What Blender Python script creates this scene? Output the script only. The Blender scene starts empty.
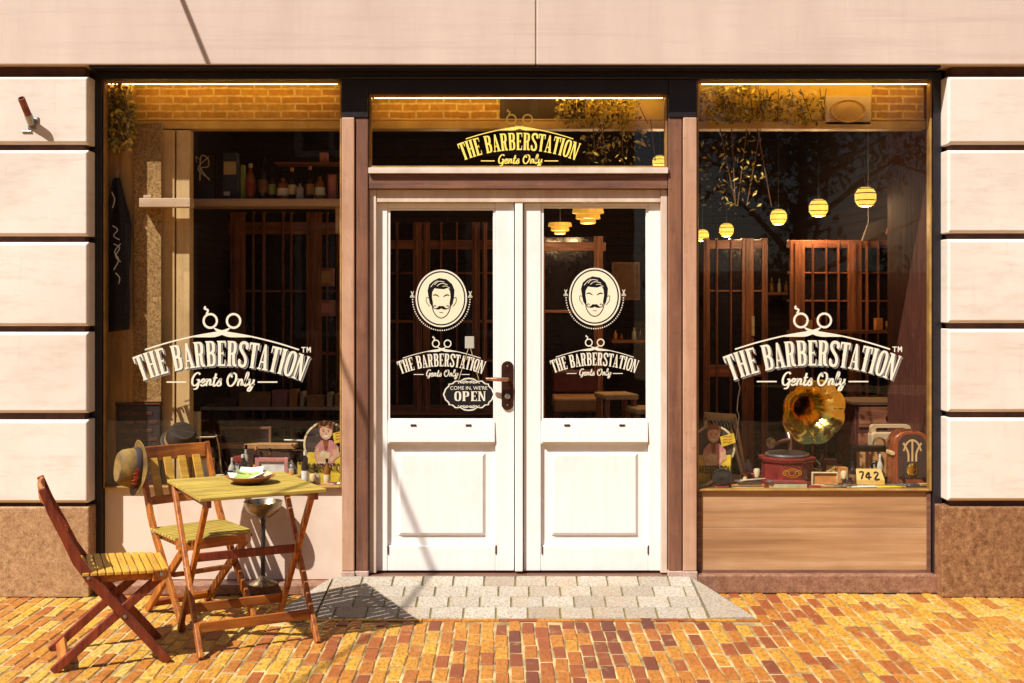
import bpy, bmesh, math, random
from mathutils import Vector, Matrix
random.seed(7)
S = bpy.context.scene
C = S.collection
R = math.radians
V = Vector

# ------------------------------------------------------------------ camera model
CAMY, CAMZ, F, HY = -6.8, 1.62, 1224.0, 300.0
def wx(px, y=0.0): return (px - 512.0) * (y - CAMY) / F
def wz(py, y=0.0): return CAMZ - (py - HY) * (y - CAMY) / F
def ws(n, y=0.0): return n * (y - CAMY) / F

# ------------------------------------------------------------------ materials
def new_mat(name):
    m = bpy.data.materials.new(name); m.use_nodes = True
    nt = m.node_tree; nt.nodes.clear()
    return m, nt, nt.nodes.new, nt.links.new
def coords(nt, stretch=(1, 1, 1), kind='Object'):
    tc = nt.nodes.new('ShaderNodeTexCoord'); mp = nt.nodes.new('ShaderNodeMapping')
    mp.inputs['Scale'].default_value = stretch
    nt.links.new(tc.outputs[kind], mp.inputs['Vector'])
    return mp.outputs['Vector']
def noise(nt, vec, scale, detail=6, rough=.6):
    n = nt.nodes.new('ShaderNodeTexNoise')
    n.inputs['Scale'].default_value = scale; n.inputs['Detail'].default_value = detail
    n.inputs['Roughness'].default_value = rough
    nt.links.new(vec, n.inputs['Vector'])
    return n.outputs['Fac']
def ramp(nt, fac, stops):
    r = nt.nodes.new('ShaderNodeValToRGB'); e = r.color_ramp.elements
    while len(e) < len(stops): e.new(.5)
    for i, (p, c) in enumerate(stops):
        e[i].position = p; e[i].color = (*c, 1) if len(c) == 3 else c
    nt.links.new(fac, r.inputs['Fac'])
    return r.outputs['Color']
def mix(nt, fac, a, b, mode='MIX'):
    m = nt.nodes.new('ShaderNodeMix'); m.data_type = 'RGBA'; m.blend_type = mode
    for sock, v in ((m.inputs[0], fac), (m.inputs[6], a), (m.inputs[7], b)):
        if hasattr(v, 'is_output'): nt.links.new(v, sock)
        else: sock.default_value = v if not isinstance(v, tuple) else ((*v, 1) if len(v) == 3 else v)
    return m.outputs[2]
def mp_range(nt, fac, a, b, c, d):
    m = nt.nodes.new('ShaderNodeMapRange')
    for i, v in enumerate((a, b, c, d)): m.inputs[i + 1].default_value = v
    nt.links.new(fac, m.inputs[0])
    return m.outputs[0]
def bump(nt, h, strength, dist=.01):
    b = nt.nodes.new('ShaderNodeBump'); b.inputs['Strength'].default_value = strength
    b.inputs['Distance'].default_value = dist
    nt.links.new(h, b.inputs['Height'])
    return b.outputs['Normal']
def principled(nt, base, rough=.6, metal=0, nrm=None, spec=.5, emit=None, estr=0):
    p = nt.nodes.new('ShaderNodeBsdfPrincipled'); o = nt.nodes.new('ShaderNodeOutputMaterial')
    for k, v in (('Base Color', base), ('Roughness', rough), ('Metallic', metal), ('Specular IOR Level', spec)):
        if hasattr(v, 'is_output'): nt.links.new(v, p.inputs[k])
        else: p.inputs[k].default_value = (*v, 1) if isinstance(v, tuple) else v
    if nrm is not None: nt.links.new(nrm, p.inputs['Normal'])
    if emit:
        p.inputs['Emission Color'].default_value = (*emit, 1); p.inputs['Emission Strength'].default_value = estr
    nt.links.new(p.outputs['BSDF'], o.inputs['Surface'])
    return p
def pm(name, c1, c2=None, scale=6, rough=.6, metal=0, bmp=.15, bscale=60, stretch=(1, 1, 1), spec=.5, lo=.35, hi=.65, bd=.004):
    m, nt, N, L = new_mat(name)
    v = coords(nt, stretch)
    c2 = c2 or tuple(x * .72 for x in c1)
    n1 = noise(nt, v, scale); col = ramp(nt, n1, [(lo, c1), (hi, c2)])
    n2 = noise(nt, v, bscale, 5)
    rg = mp_range(nt, n2, .3, .7, max(.02, rough - .1), min(1, rough + .12))
    principled(nt, col, rg, metal, bump(nt, n2, bmp, bd), spec)
    return m
def wood(name, c1, c2, axis, rough=.45, scale=1.0, spec=.5):
    st = [42 * scale] * 3; st['xyz'.index(axis)] = 3.0 * scale
    m, nt, N, L = new_mat(name)
    v = coords(nt, tuple(st))
    n1 = noise(nt, v, 1.0, 8, .65)
    v2 = coords(nt, (1, 1, 1)); n3 = noise(nt, v2, 5, 3)
    col = ramp(nt, n1, [(.32, c2), (.5, tuple((a + b) / 2 for a, b in zip(c1, c2))), (.66, c1)])
    col = mix(nt, mp_range(nt, n3, .4, .75, 0, .35), col, tuple(x * .5 for x in c2))
    wr = noise(nt, coords(nt, (1, 1, 1)), 21, 7, .75)
    col = mix(nt, mp_range(nt, wr, .56, .74, 0, .45), col, tuple(min(1, x * .55 + .10) for x in c1))
    col = mix(nt, mp_range(nt, wr, .26, .42, .6, 0), col, tuple(x * .35 for x in c2))
    principled(nt, col, mp_range(nt, n1, .3, .7, rough + .14, rough - .06), 0, bump(nt, n1, .5, .003), spec)
    return m
def emat(name, col, strength):
    m, nt, N, L = new_mat(name)
    v = coords(nt); n = noise(nt, v, 30, 3)
    c = ramp(nt, n, [(.3, tuple(x * .8 for x in col)), (.7, col)])
    p = principled(nt, c, .5)
    L(c, p.inputs['Emission Color']); p.inputs['Emission Strength'].default_value = strength
    return m
def glass_mat(name, tint=.93, rough=.01):
    m, nt, N, L = new_mat(name)
    t = N('ShaderNodeBsdfTransparent'); t.inputs['Color'].default_value = (tint, tint * .995, tint * .97, 1)
    g = N('ShaderNodeBsdfGlossy'); g.inputs['Roughness'].default_value = rough
    f = N('ShaderNodeFresnel'); gm = N('ShaderNodeNewGeometry'); L(mp_range(nt, gm.outputs['Backfacing'], 0, 1, 1.5, 1 / 1.5), f.inputs['IOR'])   # same reflectance from both sides of the thin pane
    v = coords(nt); n = noise(nt, v, 2.2, 2)
    L(bump(nt, n, .02, .02), g.inputs['Normal'])
    # a trace of dust on the pane
    d = N('ShaderNodeBsdfDiffuse'); d.inputs['Color'].default_value = (.75, .72, .65, 1)
    n2 = noise(nt, v, 7, 8, .75)
    ms = N('ShaderNodeMixShader'); L(f.outputs[0], ms.inputs[0]); L(t.outputs[0], ms.inputs[1]); L(g.outputs[0], ms.inputs[2])
    ms2 = N('ShaderNodeMixShader'); L(mp_range(nt, n2, .55, .8, 0.0, .004), ms2.inputs[0]); L(ms.outputs[0], ms2.inputs[1]); L(d.outputs[0], ms2.inputs[2])
    o = N('ShaderNodeOutputMaterial'); L(ms2.outputs[0], o.inputs['Surface'])
    return m
def brick_mat(name, c1, c2, mortar, w, h, plane='xz', mort=.012, rough=.85, bm=.5, var=None):
    m, nt, N, L = new_mat(name)
    tc = N('ShaderNodeTexCoord'); sp = N('ShaderNodeSeparateXYZ'); cb = N('ShaderNodeCombineXYZ')
    L(tc.outputs['Object'], sp.inputs[0])
    a, b = ('X', 'Z') if plane == 'xz' else ('X', 'Y')
    L(sp.outputs[a], cb.inputs[0]); L(sp.outputs[b], cb.inputs[1])
    # wobble
    nz = N('ShaderNodeTexNoise'); nz.inputs['Scale'].default_value = 9; L(cb.outputs[0], nz.inputs['Vector'])
    sc = N('ShaderNodeVectorMath'); sc.operation = 'SCALE'; sc.inputs[3].default_value = .012; L(nz.outputs['Color'], sc.inputs[0])
    ad = N('ShaderNodeVectorMath'); ad.operation = 'ADD'; L(cb.outputs[0], ad.inputs[0]); L(sc.outputs[0], ad.inputs[1])
    bt = N('ShaderNodeTexBrick'); bt.inputs['Scale'].default_value = 1
    bt.inputs['Brick Width'].default_value = w; bt.inputs['Row Height'].default_value = h
    bt.inputs['Mortar Size'].default_value = mort; bt.inputs['Mortar Smooth'].default_value = .2
    bt.inputs['Color1'].default_value = (*c1, 1); bt.inputs['Color2'].default_value = (*c2, 1); bt.inputs['Mortar'].default_value = (*mortar, 1)
    L(ad.outputs[0], bt.inputs['Vector'])
    n2 = noise(nt, tc.outputs['Object'], 38, 6)
    col = mix(nt, mp_range(nt, n2, .35, .7, 0, .55), bt.outputs['Color'], tuple(x * .45 for x in c2))
    inv = N('ShaderNodeMath'); inv.operation = 'SUBTRACT'; inv.inputs[0].default_value = 1; L(bt.outputs['Fac'], inv.inputs[1])
    principled(nt, col, rough, 0, bump(nt, inv.outputs[0], bm, .008))
    return m

M = {}
# --- facade
def panel_mat():
    m, nt, N, L = new_mat('beige_panel')
    v = coords(nt, (1.2, 1.2, .35)); v2 = coords(nt, (.3, 1, 7))
    a = noise(nt, v, 2.2, 5); b = noise(nt, v2, 3, 6, .7); f = noise(nt, coords(nt), 160, 3)
    col = ramp(nt, a, [(.3, (.66, .53, .45)), (.7, (.56, .43, .36))])
    col = mix(nt, mp_range(nt, b, .5, .75, 0, .45), col, (.44, .31, .26))
    d = noise(nt, coords(nt, (6, 6, .4)), 2.5, 7, .75); col = mix(nt, mp_range(nt, d, .56, .76, 0, .22), col, (.40, .27, .21))
    principled(nt, col, .62, 0, bump(nt, f, .06, .002))
    return m
M['panel'] = panel_mat()
def block_mat():
    m, nt, N, L = new_mat('cream_stone_block')
    v = coords(nt); a = noise(nt, v, 1.6, 4); b = noise(nt, coords(nt, (1, 1, 5)), 4, 7, .7); f = noise(nt, v, 220, 3)
    col = ramp(nt, a, [(.3, (.76, .69, .62)), (.72, (.66, .57, .49))])
    col = mix(nt, mp_range(nt, b, .5, .70, 0, .5), col, (.54, .41, .32))
    d = noise(nt, coords(nt, (5, 5, .5)), 3, 6, .75); col = mix(nt, mp_range(nt, d, .58, .75, 0, .35), col, (.42, .30, .22))
    principled(nt, col, .7, 0, bump(nt, f, .12, .002))
    return m
M['block'] = block_mat()
M['groove'] = pm('groove_render', (.12, .05, .035), (.06, .025, .02), 9, .85)
def granite(name, base, dark, light):
    m, nt, N, L = new_mat(name)
    v = coords(nt); a = noise(nt, v, 75, 8, .85); c = noise(nt, v, 22, 6, .8); b = noise(nt, v, 3, 3)
    n = N('ShaderNodeTexVoronoi'); n.inputs['Scale'].default_value = 130; L(v, n.inputs['Vector'])
    k = mix(nt, .45, c, a)
    col = ramp(nt, k, [(.38, dark), (.5, base), (.62, light)])
    col = mix(nt, mp_range(nt, n.outputs['Distance'], .1, .55, .5, 0), col, dark)
    col = mix(nt, mp_range(nt, b, .45, .7, 0, .3), col, tuple(x * .6 for x in base))
    principled(nt, col, .42, 0, bump(nt, a, .08, .002))
    return m
M['granite'] = granite('brown_granite', (.42, .24, .12), (.16, .075, .03), (.58, .38, .20))
M['granite_dark'] = granite('rusty_granite', (.27, .125, .055), (.06, .022, .012), (.46, .26, .13))
M['frame'] = pm('black_steel_frame', (.008, .006, .009), (.016, .010, .012), 14, .42, 0, .1)
M['post'] = wood('pink_brown_post', (.58, .36, .235), (.42, .215, .125), 'z', .5, .6)
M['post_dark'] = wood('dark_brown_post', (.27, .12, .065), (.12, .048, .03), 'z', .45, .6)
M['rail'] = wood('brown_rail', (.26, .12, .07), (.10, .042, .03), 'x', .45, .7)
def white_paint():
    m, nt, N, L = new_mat('white_door_paint')
    v = coords(nt); a = noise(nt, coords(nt, (14, 14, 1.2)), 2.5, 6); s = noise(nt, v, 1.8, 6, .7)
    col = ramp(nt, a, [(.3, (.86, .84, .81)), (.75, (.80, .77, .73))])
    col = mix(nt, mp_range(nt, s, .52, .8, 0, .5), col, (.62, .52, .43))
    principled(nt, col, .38, 0, bump(nt, a, .12, .002))
    return m
M['white'] = white_paint()
M['door_frame'] = pm('cream_door_frame_paint', (.70, .58, .47), (.58, .43, .33), 4, .45, stretch=(3, 3, 1))
M['gold_frame'] = pm('ochre_window_bead', (.40, .23, .06), (.24, .12, .035), 8, .4)
M['sill'] = pm('pale_sill', (.74, .66, .58), (.58, .46, .38), 6, .4)
M['riser_l'] = pm('cream_riser_board', (.76, .63, .52), (.64, .47, .36), 2.2, .4, bmp=.05, lo=.4, hi=.7)
def riser_r():
    m, nt, N, L = new_mat('brown_veneer_riser')
    v = coords(nt, (.5, 1, 14)); a = noise(nt, v, 1.2, 6, .55); b = noise(nt, coords(nt, (3, 1, 60)), 1.5, 6, .7)
    c = noise(nt, coords(nt), 1.6, 3)
    col = ramp(nt, a, [(.36, (.28, .14, .06)), (.5, (.44, .245, .115)), (.64, (.54, .33, .18))])
    col = mix(nt, mp_range(nt, b, .5, .72, 0, .4), col, (.22, .105, .05))
    col = mix(nt, mp_range(nt, c, .45, .7, 0, .5), col, (.30, .15, .08))
    principled(nt, col, .22, 0, bump(nt, b, .05, .002))
    return m
M['riser_r'] = riser_r()
M['ledge'] = granite('reddish_stone_ledge', (.28, .135, .08), (.12, .05, .03), (.42, .24, .16))
M['foot'] = granite('pink_stone_post_foot', (.52, .36, .29), (.36, .22, .17), (.62, .48, .4))
M['glass'] = glass_mat('shop_window_glass')
M['cream_vinyl'] = pm('cream_vinyl_lettering', (.80, .76, .62), (.72, .66, .52), 30, .5, bmp=.02)
M['grey_vinyl'] = pm('grey_vinyl_shadow', (.26, .25, .24), (.18, .17, .17), 30, .5, bmp=.02)
M['gold_vinyl'] = pm('yellow_vinyl_lettering', (.92, .74, .16), (.86, .66, .12), 30, .5, bmp=.02)
M['black_vinyl'] = pm('black_vinyl', (.006, .006, .008), (.01, .01, .012), 30, .8, bmp=.0, spec=.08)
M['emblem'] = pm('cream_emblem_disc', (.82, .74, .55), (.78, .69, .49), 6, .5, bmp=.02)
M['bronze'] = pm('dark_bronze_handle', (.10, .04, .022), (.05, .02, .014), 30, .35, .75)
M['copper'] = pm('worn_brass_lever', (.55, .30, .18), (.38, .18, .10), 30, .3, .8)
M['steel'] = pm('galvanised_steel', (.42, .41, .40), (.3, .29, .28), 30, .4, .9)
M['chrome'] = pm('tarnished_metal', (.42, .33, .22), (.2, .14, .08), 16, .3, .95)
M['rust'] = pm('rusty_pipe', (.33, .10, .055), (.17, .05, .03), 25, .7, .3, .4)
M['black'] = pm('black_lacquer', (.02, .016, .018), (.035, .026, .026), 12, .4)
M['rubber'] = pm('black_cable_rubber', (.03, .03, .03), None, 12, .7)
# --- interior
M['gold_brick'] = brick_mat('gold_brick', (.66, .36, .08), (.50, .23, .04), (.86, .62, .25), .155, .043, mort=.006)
M['gold_plaster'] = pm('gold_plaster', (.84, .58, .08), (.68, .42, .05), 5, .7, lo=.3, hi=.7)
M['cream_plaster'] = pm('cream_plaster', (.72, .56, .36), (.6, .42, .24), 5, .7)
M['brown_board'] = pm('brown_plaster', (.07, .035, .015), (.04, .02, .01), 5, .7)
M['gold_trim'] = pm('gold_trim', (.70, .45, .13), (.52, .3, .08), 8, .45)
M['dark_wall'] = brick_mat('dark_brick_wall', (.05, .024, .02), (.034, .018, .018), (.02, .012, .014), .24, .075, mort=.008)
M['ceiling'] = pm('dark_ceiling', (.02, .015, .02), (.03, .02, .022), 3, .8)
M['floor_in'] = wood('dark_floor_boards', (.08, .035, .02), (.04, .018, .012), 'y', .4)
def cork():
    m, nt, N, L = new_mat('speckled_cork')
    v = coords(nt); a = noise(nt, v, 95, 4, .8); b = noise(nt, v, 3, 3)
    col = ramp(nt, a, [(.36, (.12, .062, .018)), (.52, (.40, .23, .08)), (.68, (.62, .42, .17))])
    col = mix(nt, mp_range(nt, b, .4, .7, 0, .4), col, (.2, .1, .03))
    principled(nt, col, .85, 0, bump(nt, a, .5, .004))
    return m
M['cork'] = cork()
M['cream_post'] = wood('honey_cream_post', (.72, .52, .26), (.58, .36, .15), 'z', .5)
M['gold_wood'] = wood('golden_brown_panelling', (.62, .36, .12), (.36, .17, .05), 'z', .45)
M['brown_wood'] = wood('brown_joinery', (.46, .18, .085), (.13, .04, .022), 'z', .4)
M['brown_wood_x'] = wood('brown_joinery_rail', (.46, .18, .085), (.13, .04, .022), 'x', .4)
M['dark_wood'] = wood('dark_mahogany', (.16, .04, .028), (.06, .016, .014), 'x', .3)
M['shelf'] = wood('pale_shelf', (.70, .52, .36), (.56, .36, .22), 'x', .5)
M['deck'] = wood('display_deck', (.10, .045, .028), (.05, .022, .016), 'x', .4)
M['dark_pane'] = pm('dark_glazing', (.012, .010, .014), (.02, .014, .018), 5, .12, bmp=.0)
M['lamp'] = emat('lit_paper_lantern', (.92, .62, .10), 1.0)
M['lamp_dim'] = emat('amber_lamp_shade', (.80, .42, .06), .55)
M['lining'] = wood('dark_window_lining', (.12, .035, .02), (.05, .016, .012), 'z', .75, spec=.15)
M['tube'] = emat('warm_fill_tube', (1.0, .60, .13), 15.0)
M['lamp_rib'] = pm('lantern_rib', (.55, .32, .05), None, 20, .6)
M['brass'] = pm('polished_brass', (.86, .62, .14), (.72, .46, .08), 14, .16, 1.0, .05)
M['maroon'] = pm('maroon_lacquer', (.26, .028, .024), (.12, .014, .014), 8, .25)
M['beige_plastic'] = pm('aged_beige_case', (.56, .40, .24), (.42, .27, .14), 5, .45)
M['radio_wood'] = wood('red_walnut_veneer', (.38, .10, .03), (.15, .03, .014), 'z', .22)
M['radio_dark'] = pm('dark_grille_cloth', (.07, .03, .02), (.035, .018, .014), 40, .7)
def flat(name, c, rough=.55, **k): M[name] = pm(name, c, tuple(x * .70 for x in c), 22, rough, bmp=.04, spec=.12 if max(c) < .03 else .5, **k)
for n, c in dict(white_card=(.80, .77, .70), yellow_card=(.82, .58, .04), red_card=(.52, .06, .035), orange_card=(.72, .28, .07), pink_card=(.6, .24, .22),
                 skin_print=(.72, .42, .26), brown_print=(.24, .07, .025), green_card=(.34, .42, .10), blue_card=(.05, .06, .13), black_card=(.018, .015, .017),
                 cream_card=(.72, .58, .34), tan_leather=(.50, .25, .09), red_leather=(.14, .03, .024), dark_felt=(.035, .020, .012), apron_cloth=(.022, .02, .022),
                 book_red=(.34, .04, .03), book_brown=(.22, .10, .04), book_tan=(.52, .30, .12), book_dark=(.06, .04, .035), amber=(.36, .13, .02)).items():
    flat(n, c)
M['bottle_dark'] = pm('dark_bottle_glass', (.02, .014, .012), (.035, .02, .014), 10, .1, bmp=0)
M['bottle_amber'] = pm('amber_bottle_glass', (.30, .12, .03), (.2, .07, .015), 10, .12, bmp=0)
M['bottle_clear'] = pm('pale_bottle_glass', (.50, .48, .40), (.4, .36, .3), 10, .1, bmp=0)
M['leaf_gold'] = pm('golden_leaf', (.78, .60, .14), (.5, .34, .05), 9, .5, bmp=0)
M['leaf_olive'] = pm('olive_leaf', (.36, .28, .05), (.12, .09, .02), 9, .5, bmp=0)
M['leaf'] = pm('yellow_green_leaf', (.42, .36, .05), (.14, .12, .02), 9, .5, bmp=0)
M['leaf_dark'] = pm('dark_green_leaf', (.10, .10, .03), (.04, .04, .016), 9, .5, bmp=0)
M['felt_hat'] = pm('olive_brown_felt', (.27, .16, .03), (.07, .035, .010), 11, .75, bmp=.2, bscale=180)
# --- outdoor furniture
M['oak_x'] = wood('oiled_acacia_lengthwise', (.58, .20, .022), (.20, .042, .009), 'x', .42)
M['oak_y'] = wood('oiled_acacia_crosswise', (.58, .20, .022), (.20, .042, .009), 'y', .42)
M['oak_z'] = wood('oiled_acacia_upright', (.56, .19, .02), (.18, .035, .008), 'z', .42)
M['red_z'] = wood('dark_red_acacia', (.30, .050, .018), (.10, .014, .008), 'z', .4)  # darker, redder tone than the other acacia parts
M['seat_y'] = wood('yellow_weathered_slats', (.70, .42, .05), (.42, .20, .022), 'y', .5)
M['top_y'] = wood('olive_weathered_slats', (.56, .42, .075), (.28, .18, .03), 'y', .55)
M['top_x'] = wood('olive_weathered_table_slats', (.58, .42, .075), (.28, .18, .03), 'x', .55)
M['terracotta'] = pm('terracotta_glaze', (.42, .15, .06), (.28, .09, .04), 12, .4)
# --- ground
def clinker():
    m, nt, N, L = new_mat('clinker_paving_bricks')
    g = N('ShaderNodeNewGeometry'); v = coords(nt)
    b = noise(nt, v, .9, 3); f = noise(nt, coords(nt, (1.6, .6, 1)), 40, 7, .72); k = noise(nt, v, 13, 4)
    ad = N('ShaderNodeMath'); ad.operation = 'ADD'; L(mp_range(nt, g.outputs['Random Per Island'], 0, 1, 0, .56), ad.inputs[0])
    # more fired, redder bricks in front of the doorway; paler, sandier ones towards the sides
    sp = N('ShaderNodeSeparateXYZ'); L(v, sp.inputs[0])
    xx = N('ShaderNodeMath'); xx.operation = 'SUBTRACT'; L(sp.outputs[0], xx.inputs[0]); xx.inputs[1].default_value = .3
    ab = N('ShaderNodeMath'); ab.operation = 'ABSOLUTE'; L(xx.outputs[0], ab.inputs[0])
    s = mp_range(nt, ab.outputs[0], .4, 1.7, .38, .06)
    s2 = N('ShaderNodeMath'); s2.operation = 'ADD'; L(s, s2.inputs[0]); L(mp_range(nt, b, .3, .7, -.10, .10), s2.inputs[1])
    L(s2.outputs[0], ad.inputs[1])
    col = ramp(nt, ad.outputs[0], [(.0, (.62, .42, .11)), (.22, (.58, .33, .03)), (.48, (.46, .18, .014)), (.70, (.30, .072, .011)), (.88, (.14, .028, .010)), (1., (.07, .015, .010))])
    col = mix(nt, mp_range(nt, f, .44, .66, 0, .8), col, (.15, .038, .008))
    col = mix(nt, mp_range(nt, k, .58, .78, 0, .5), col, (.50, .36, .14))
    h = mix(nt, .4, f, k)
    principled(nt, col, .72, 0, bump(nt, h, .55, .008))
    return m
M['brick'] = clinker()
M['sand'] = pm('joint_sand', (.56, .43, .20), (.16, .09, .03), 5, .95, bmp=.4, bscale=200)
def paver():
    m, nt, N, L = new_mat('grey_concrete_pavers')
    g = N('ShaderNodeNewGeometry'); v = coords(nt); f = noise(nt, v, 90, 6, .8); b = noise(nt, v, 5, 4)
    col = ramp(nt, g.outputs['Random Per Island'], [(0, (.50, .45, .37)), (.6, (.42, .37, .30)), (1, (.33, .27, .20))])
    col = mix(nt, mp_range(nt, f, .44, .60, 0, .75), col, (.16, .10, .055))
    col = mix(nt, mp_range(nt, b, .5, .75, 0, .5), col, (.36, .23, .11))
    principled(nt, col, .8, 0, bump(nt, f, .4, .004))
    return m
M['paver'] = paver()
M['moss'] = pm('mossy_joint', (.22, .17, .06), (.12, .10, .03), 30, .95)
M['street'] = brick_mat('street_clinker', (.40, .2, .05), (.28, .11, .03), (.45, .34, .17), .21, .105, 'xy')
M['far_brick'] = brick_mat('opposite_brick', (.22, .09, .045), (.16, .06, .03), (.3, .22, .15), .24, .08)
M['far_roof'] = pm('roof_tiles', (.16, .05, .03), (.1, .03, .02), 12, .8)

# ------------------------------------------------------------------ mesh builder
class MB:
    def __init__(s): s.v, s.f, s.mi = [], [], []
    def add(s, vs, fs, m=0, T=None):
        o = len(s.v)
        s.v += [tuple(T @ V(p)) if T else tuple(p) for p in vs]
        s.f += [tuple(i + o for i in f) for f in fs]; s.mi += [m] * len(fs)
        return s
    def box(s, x0, x1, y0, y1, z0, z1, m=0, T=None):
        vs = [(x, y, z) for x in (x0, x1) for y in (y0, y1) for z in (z0, z1)]
        fs = [(0, 1, 3, 2), (4, 6, 7, 5), (0, 4, 5, 1), (2, 3, 7, 6), (0, 2, 6, 4), (1, 5, 7, 3)]
        return s.add(vs, fs, m, T)
    def beam(s, a, b, w, t, side=(0, 1, 0), m=0, T=None):
        """bar of width w (across 'side') and thickness t from a to b"""
        a, b = V(a), V(b); d = (b - a).normalized(); sd = V(side); sd = (sd - d * sd.dot(d)).normalized(); n = d.cross(sd)
        vs = []
        for p in (a, b):
            for i, j in ((-1, -1), (1, -1), (1, 1), (-1, 1)): vs.append(p + sd * (w / 2 * i) + n * (t / 2 * j))
        return s.add(vs, [(0, 1, 2, 3), (7, 6, 5, 4), (0, 4, 5, 1), (1, 5, 6, 2), (2, 6, 7, 3), (3, 7, 4, 0)], m, T)
    def sweep(s, pts, w, t, side=(0, 1, 0), m=0, T=None):
        """rectangular section carried along a bent path"""
        pts = [V(p) for p in pts]; n = len(pts); vs = []; sd0 = V(side).normalized()
        for i, p in enumerate(pts):
            d = (pts[min(i + 1, n - 1)] - pts[max(i - 1, 0)]).normalized(); sd = (sd0 - d * sd0.dot(d)).normalized(); q = d.cross(sd)
            wi = w[i] if isinstance(w, (list, tuple)) else w
            ti = t[i] if isinstance(t, (list, tuple)) else t
            for a, b in ((-1, -1), (1, -1), (1, 1), (-1, 1)): vs.append(p + sd * (wi / 2 * a) + q * (ti / 2 * b))
        fs = [(0, 1, 2, 3), tuple(4 * (n - 1) + k for k in (3, 2, 1, 0))]
        for i in range(n - 1):
            for k in range(4): fs.append((4 * i + k, 4 * i + 4 + k, 4 * i + 4 + (k + 1) % 4, 4 * i + (k + 1) % 4))
        return s.add(vs, fs, m, T)
    def tube(s, pts, r, seg=10, m=0, T=None):
        pts = [V(p) for p in pts]; n = len(pts); vs = []; up = V((.13, .27, 1)).normalized()
        for i, p in enumerate(pts):
            d = (pts[min(i + 1, n - 1)] - pts[max(i - 1, 0)]).normalized()
            if abs(d.dot(up)) > .97: up = V((1, .2, .1)).normalized()
            u = (up - d * up.dot(d)).normalized(); q = d.cross(u); up = u
            ri = r[i] if isinstance(r, (list, tuple)) else r
            for k in range(seg):
                a = 2 * math.pi * k / seg; vs.append(p + u * (ri * math.cos(a)) + q * (ri * math.sin(a)))
        fs = [tuple(range(seg))[::-1], tuple((n - 1) * seg + k for k in range(seg))]
        for i in range(n - 1):
            for k in range(seg): fs.append((i * seg + k, i * seg + (k + 1) % seg, (i + 1) * seg + (k + 1) % seg, (i + 1) * seg + k))
        return s.add(vs, fs, m, T)
    def lathe(s, prof, seg=24, m=0, T=None, caps=True, sx=1, sy=1, mod=None):
        vs = []; n = len(prof)
        for r, z in prof:
            for k in range(seg):
                a = 2 * math.pi * k / seg; rr = r * (mod(k, r) if mod else 1); vs.append((rr * math.cos(a) * sx, rr * math.sin(a) * sy, z))
        fs = []
        for i in range(n - 1):
            for k in range(seg): fs.append((i * seg + k, i * seg + (k + 1) % seg, (i + 1) * seg + (k + 1) % seg, (i + 1) * seg + k))
        if caps and prof[0][0] > 1e-4: fs.append(tuple(range(seg))[::-1])
        if caps and prof[-1][0] > 1e-4: fs.append(tuple((n - 1) * seg + k for k in range(seg)))
        return s.add(vs, fs, m, T)
    def prism(s, outline, y0, y1, m=0, T=None):
        """outline in (x, z), thickened from y0 to y1"""
        n = len(outline); vs = [(x, y0, z) for x, z in outline] + [(x, y1, z) for x, z in outline]
        fs = [tuple(range(n)), tuple(range(2 * n - 1, n - 1, -1))] + [(i, i + n, (i + 1) % n + n, (i + 1) % n) for i in range(n)]
        return s.add(vs, fs, m, T)
    def build(s, name, mats, parent=None, bevel=0, smooth=False, seg=2):
        me = bpy.data.meshes.new(name); me.from_pydata(s.v, [], s.f)
        for m in (mats if isinstance(mats, (list, tuple)) else [mats]): me.materials.append(M[m] if isinstance(m, str) else m)
        for p, i in zip(me.polygons, s.mi): p.material_index = i
        bm = bmesh.new(); bm.from_mesh(me)
        bmesh.ops.remove_doubles(bm, verts=bm.verts, dist=1e-6)
        bmesh.ops.recalc_face_normals(bm, faces=bm.faces); bm.to_mesh(me); bm.free()
        o = bpy.data.objects.new(name, me); C.objects.link(o)
        if smooth:
            for p in me.polygons: p.use_smooth = True
            try: me.set_sharp_from_angle(angle=R(smooth if smooth is not True else 40))
            except Exception: pass
        if bevel:
            b = o.modifiers.new('Bevel', 'BEVEL'); b.width = bevel; b.segments = seg; b.limit_method = 'ANGLE'; b.angle_limit = R(40)
        if parent: o.parent = parent
        return o
def root(name, label, cat, loc=(0, 0, 0), rz=0, group=None):
    o = bpy.data.objects.new(name, None); C.objects.link(o); o.empty_display_size = .1
    o.location = loc; o.rotation_euler = (0, 0, rz)
    return tag(o, label, cat, group)
def tag(o, label, cat, group=None):
    o['label'] = label; o['category'] = cat
    if group: o['group'] = group
    return o
def structure(o, kind='structure'):
    o['kind'] = kind; return o
def dup(r, loc, rz, label):
    n = r.copy(); C.objects.link(n); n.location = loc; n.rotation_euler = (0, 0, rz); n['label'] = label
    for ch in list(r.children):
        c = ch.copy(); C.objects.link(c); c.parent = n
        for g in list(ch.children):
            d = g.copy(); C.objects.link(d); d.parent = c
    return n
def TR(loc=(0, 0, 0), rx=0, ry=0, rz=0, s=1):
    return Matrix.Translation(loc) @ Matrix.Rotation(rz, 4, 'Z') @ Matrix.Rotation(ry, 4, 'Y') @ Matrix.Rotation(rx, 4, 'X') @ Matrix.Scale(s, 4)
def align(loc, direction):
    """local +Z along direction"""
    return Matrix.Translation(loc) @ V(direction).to_track_quat('Z', 'Y').to_matrix().to_4x4()
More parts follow.
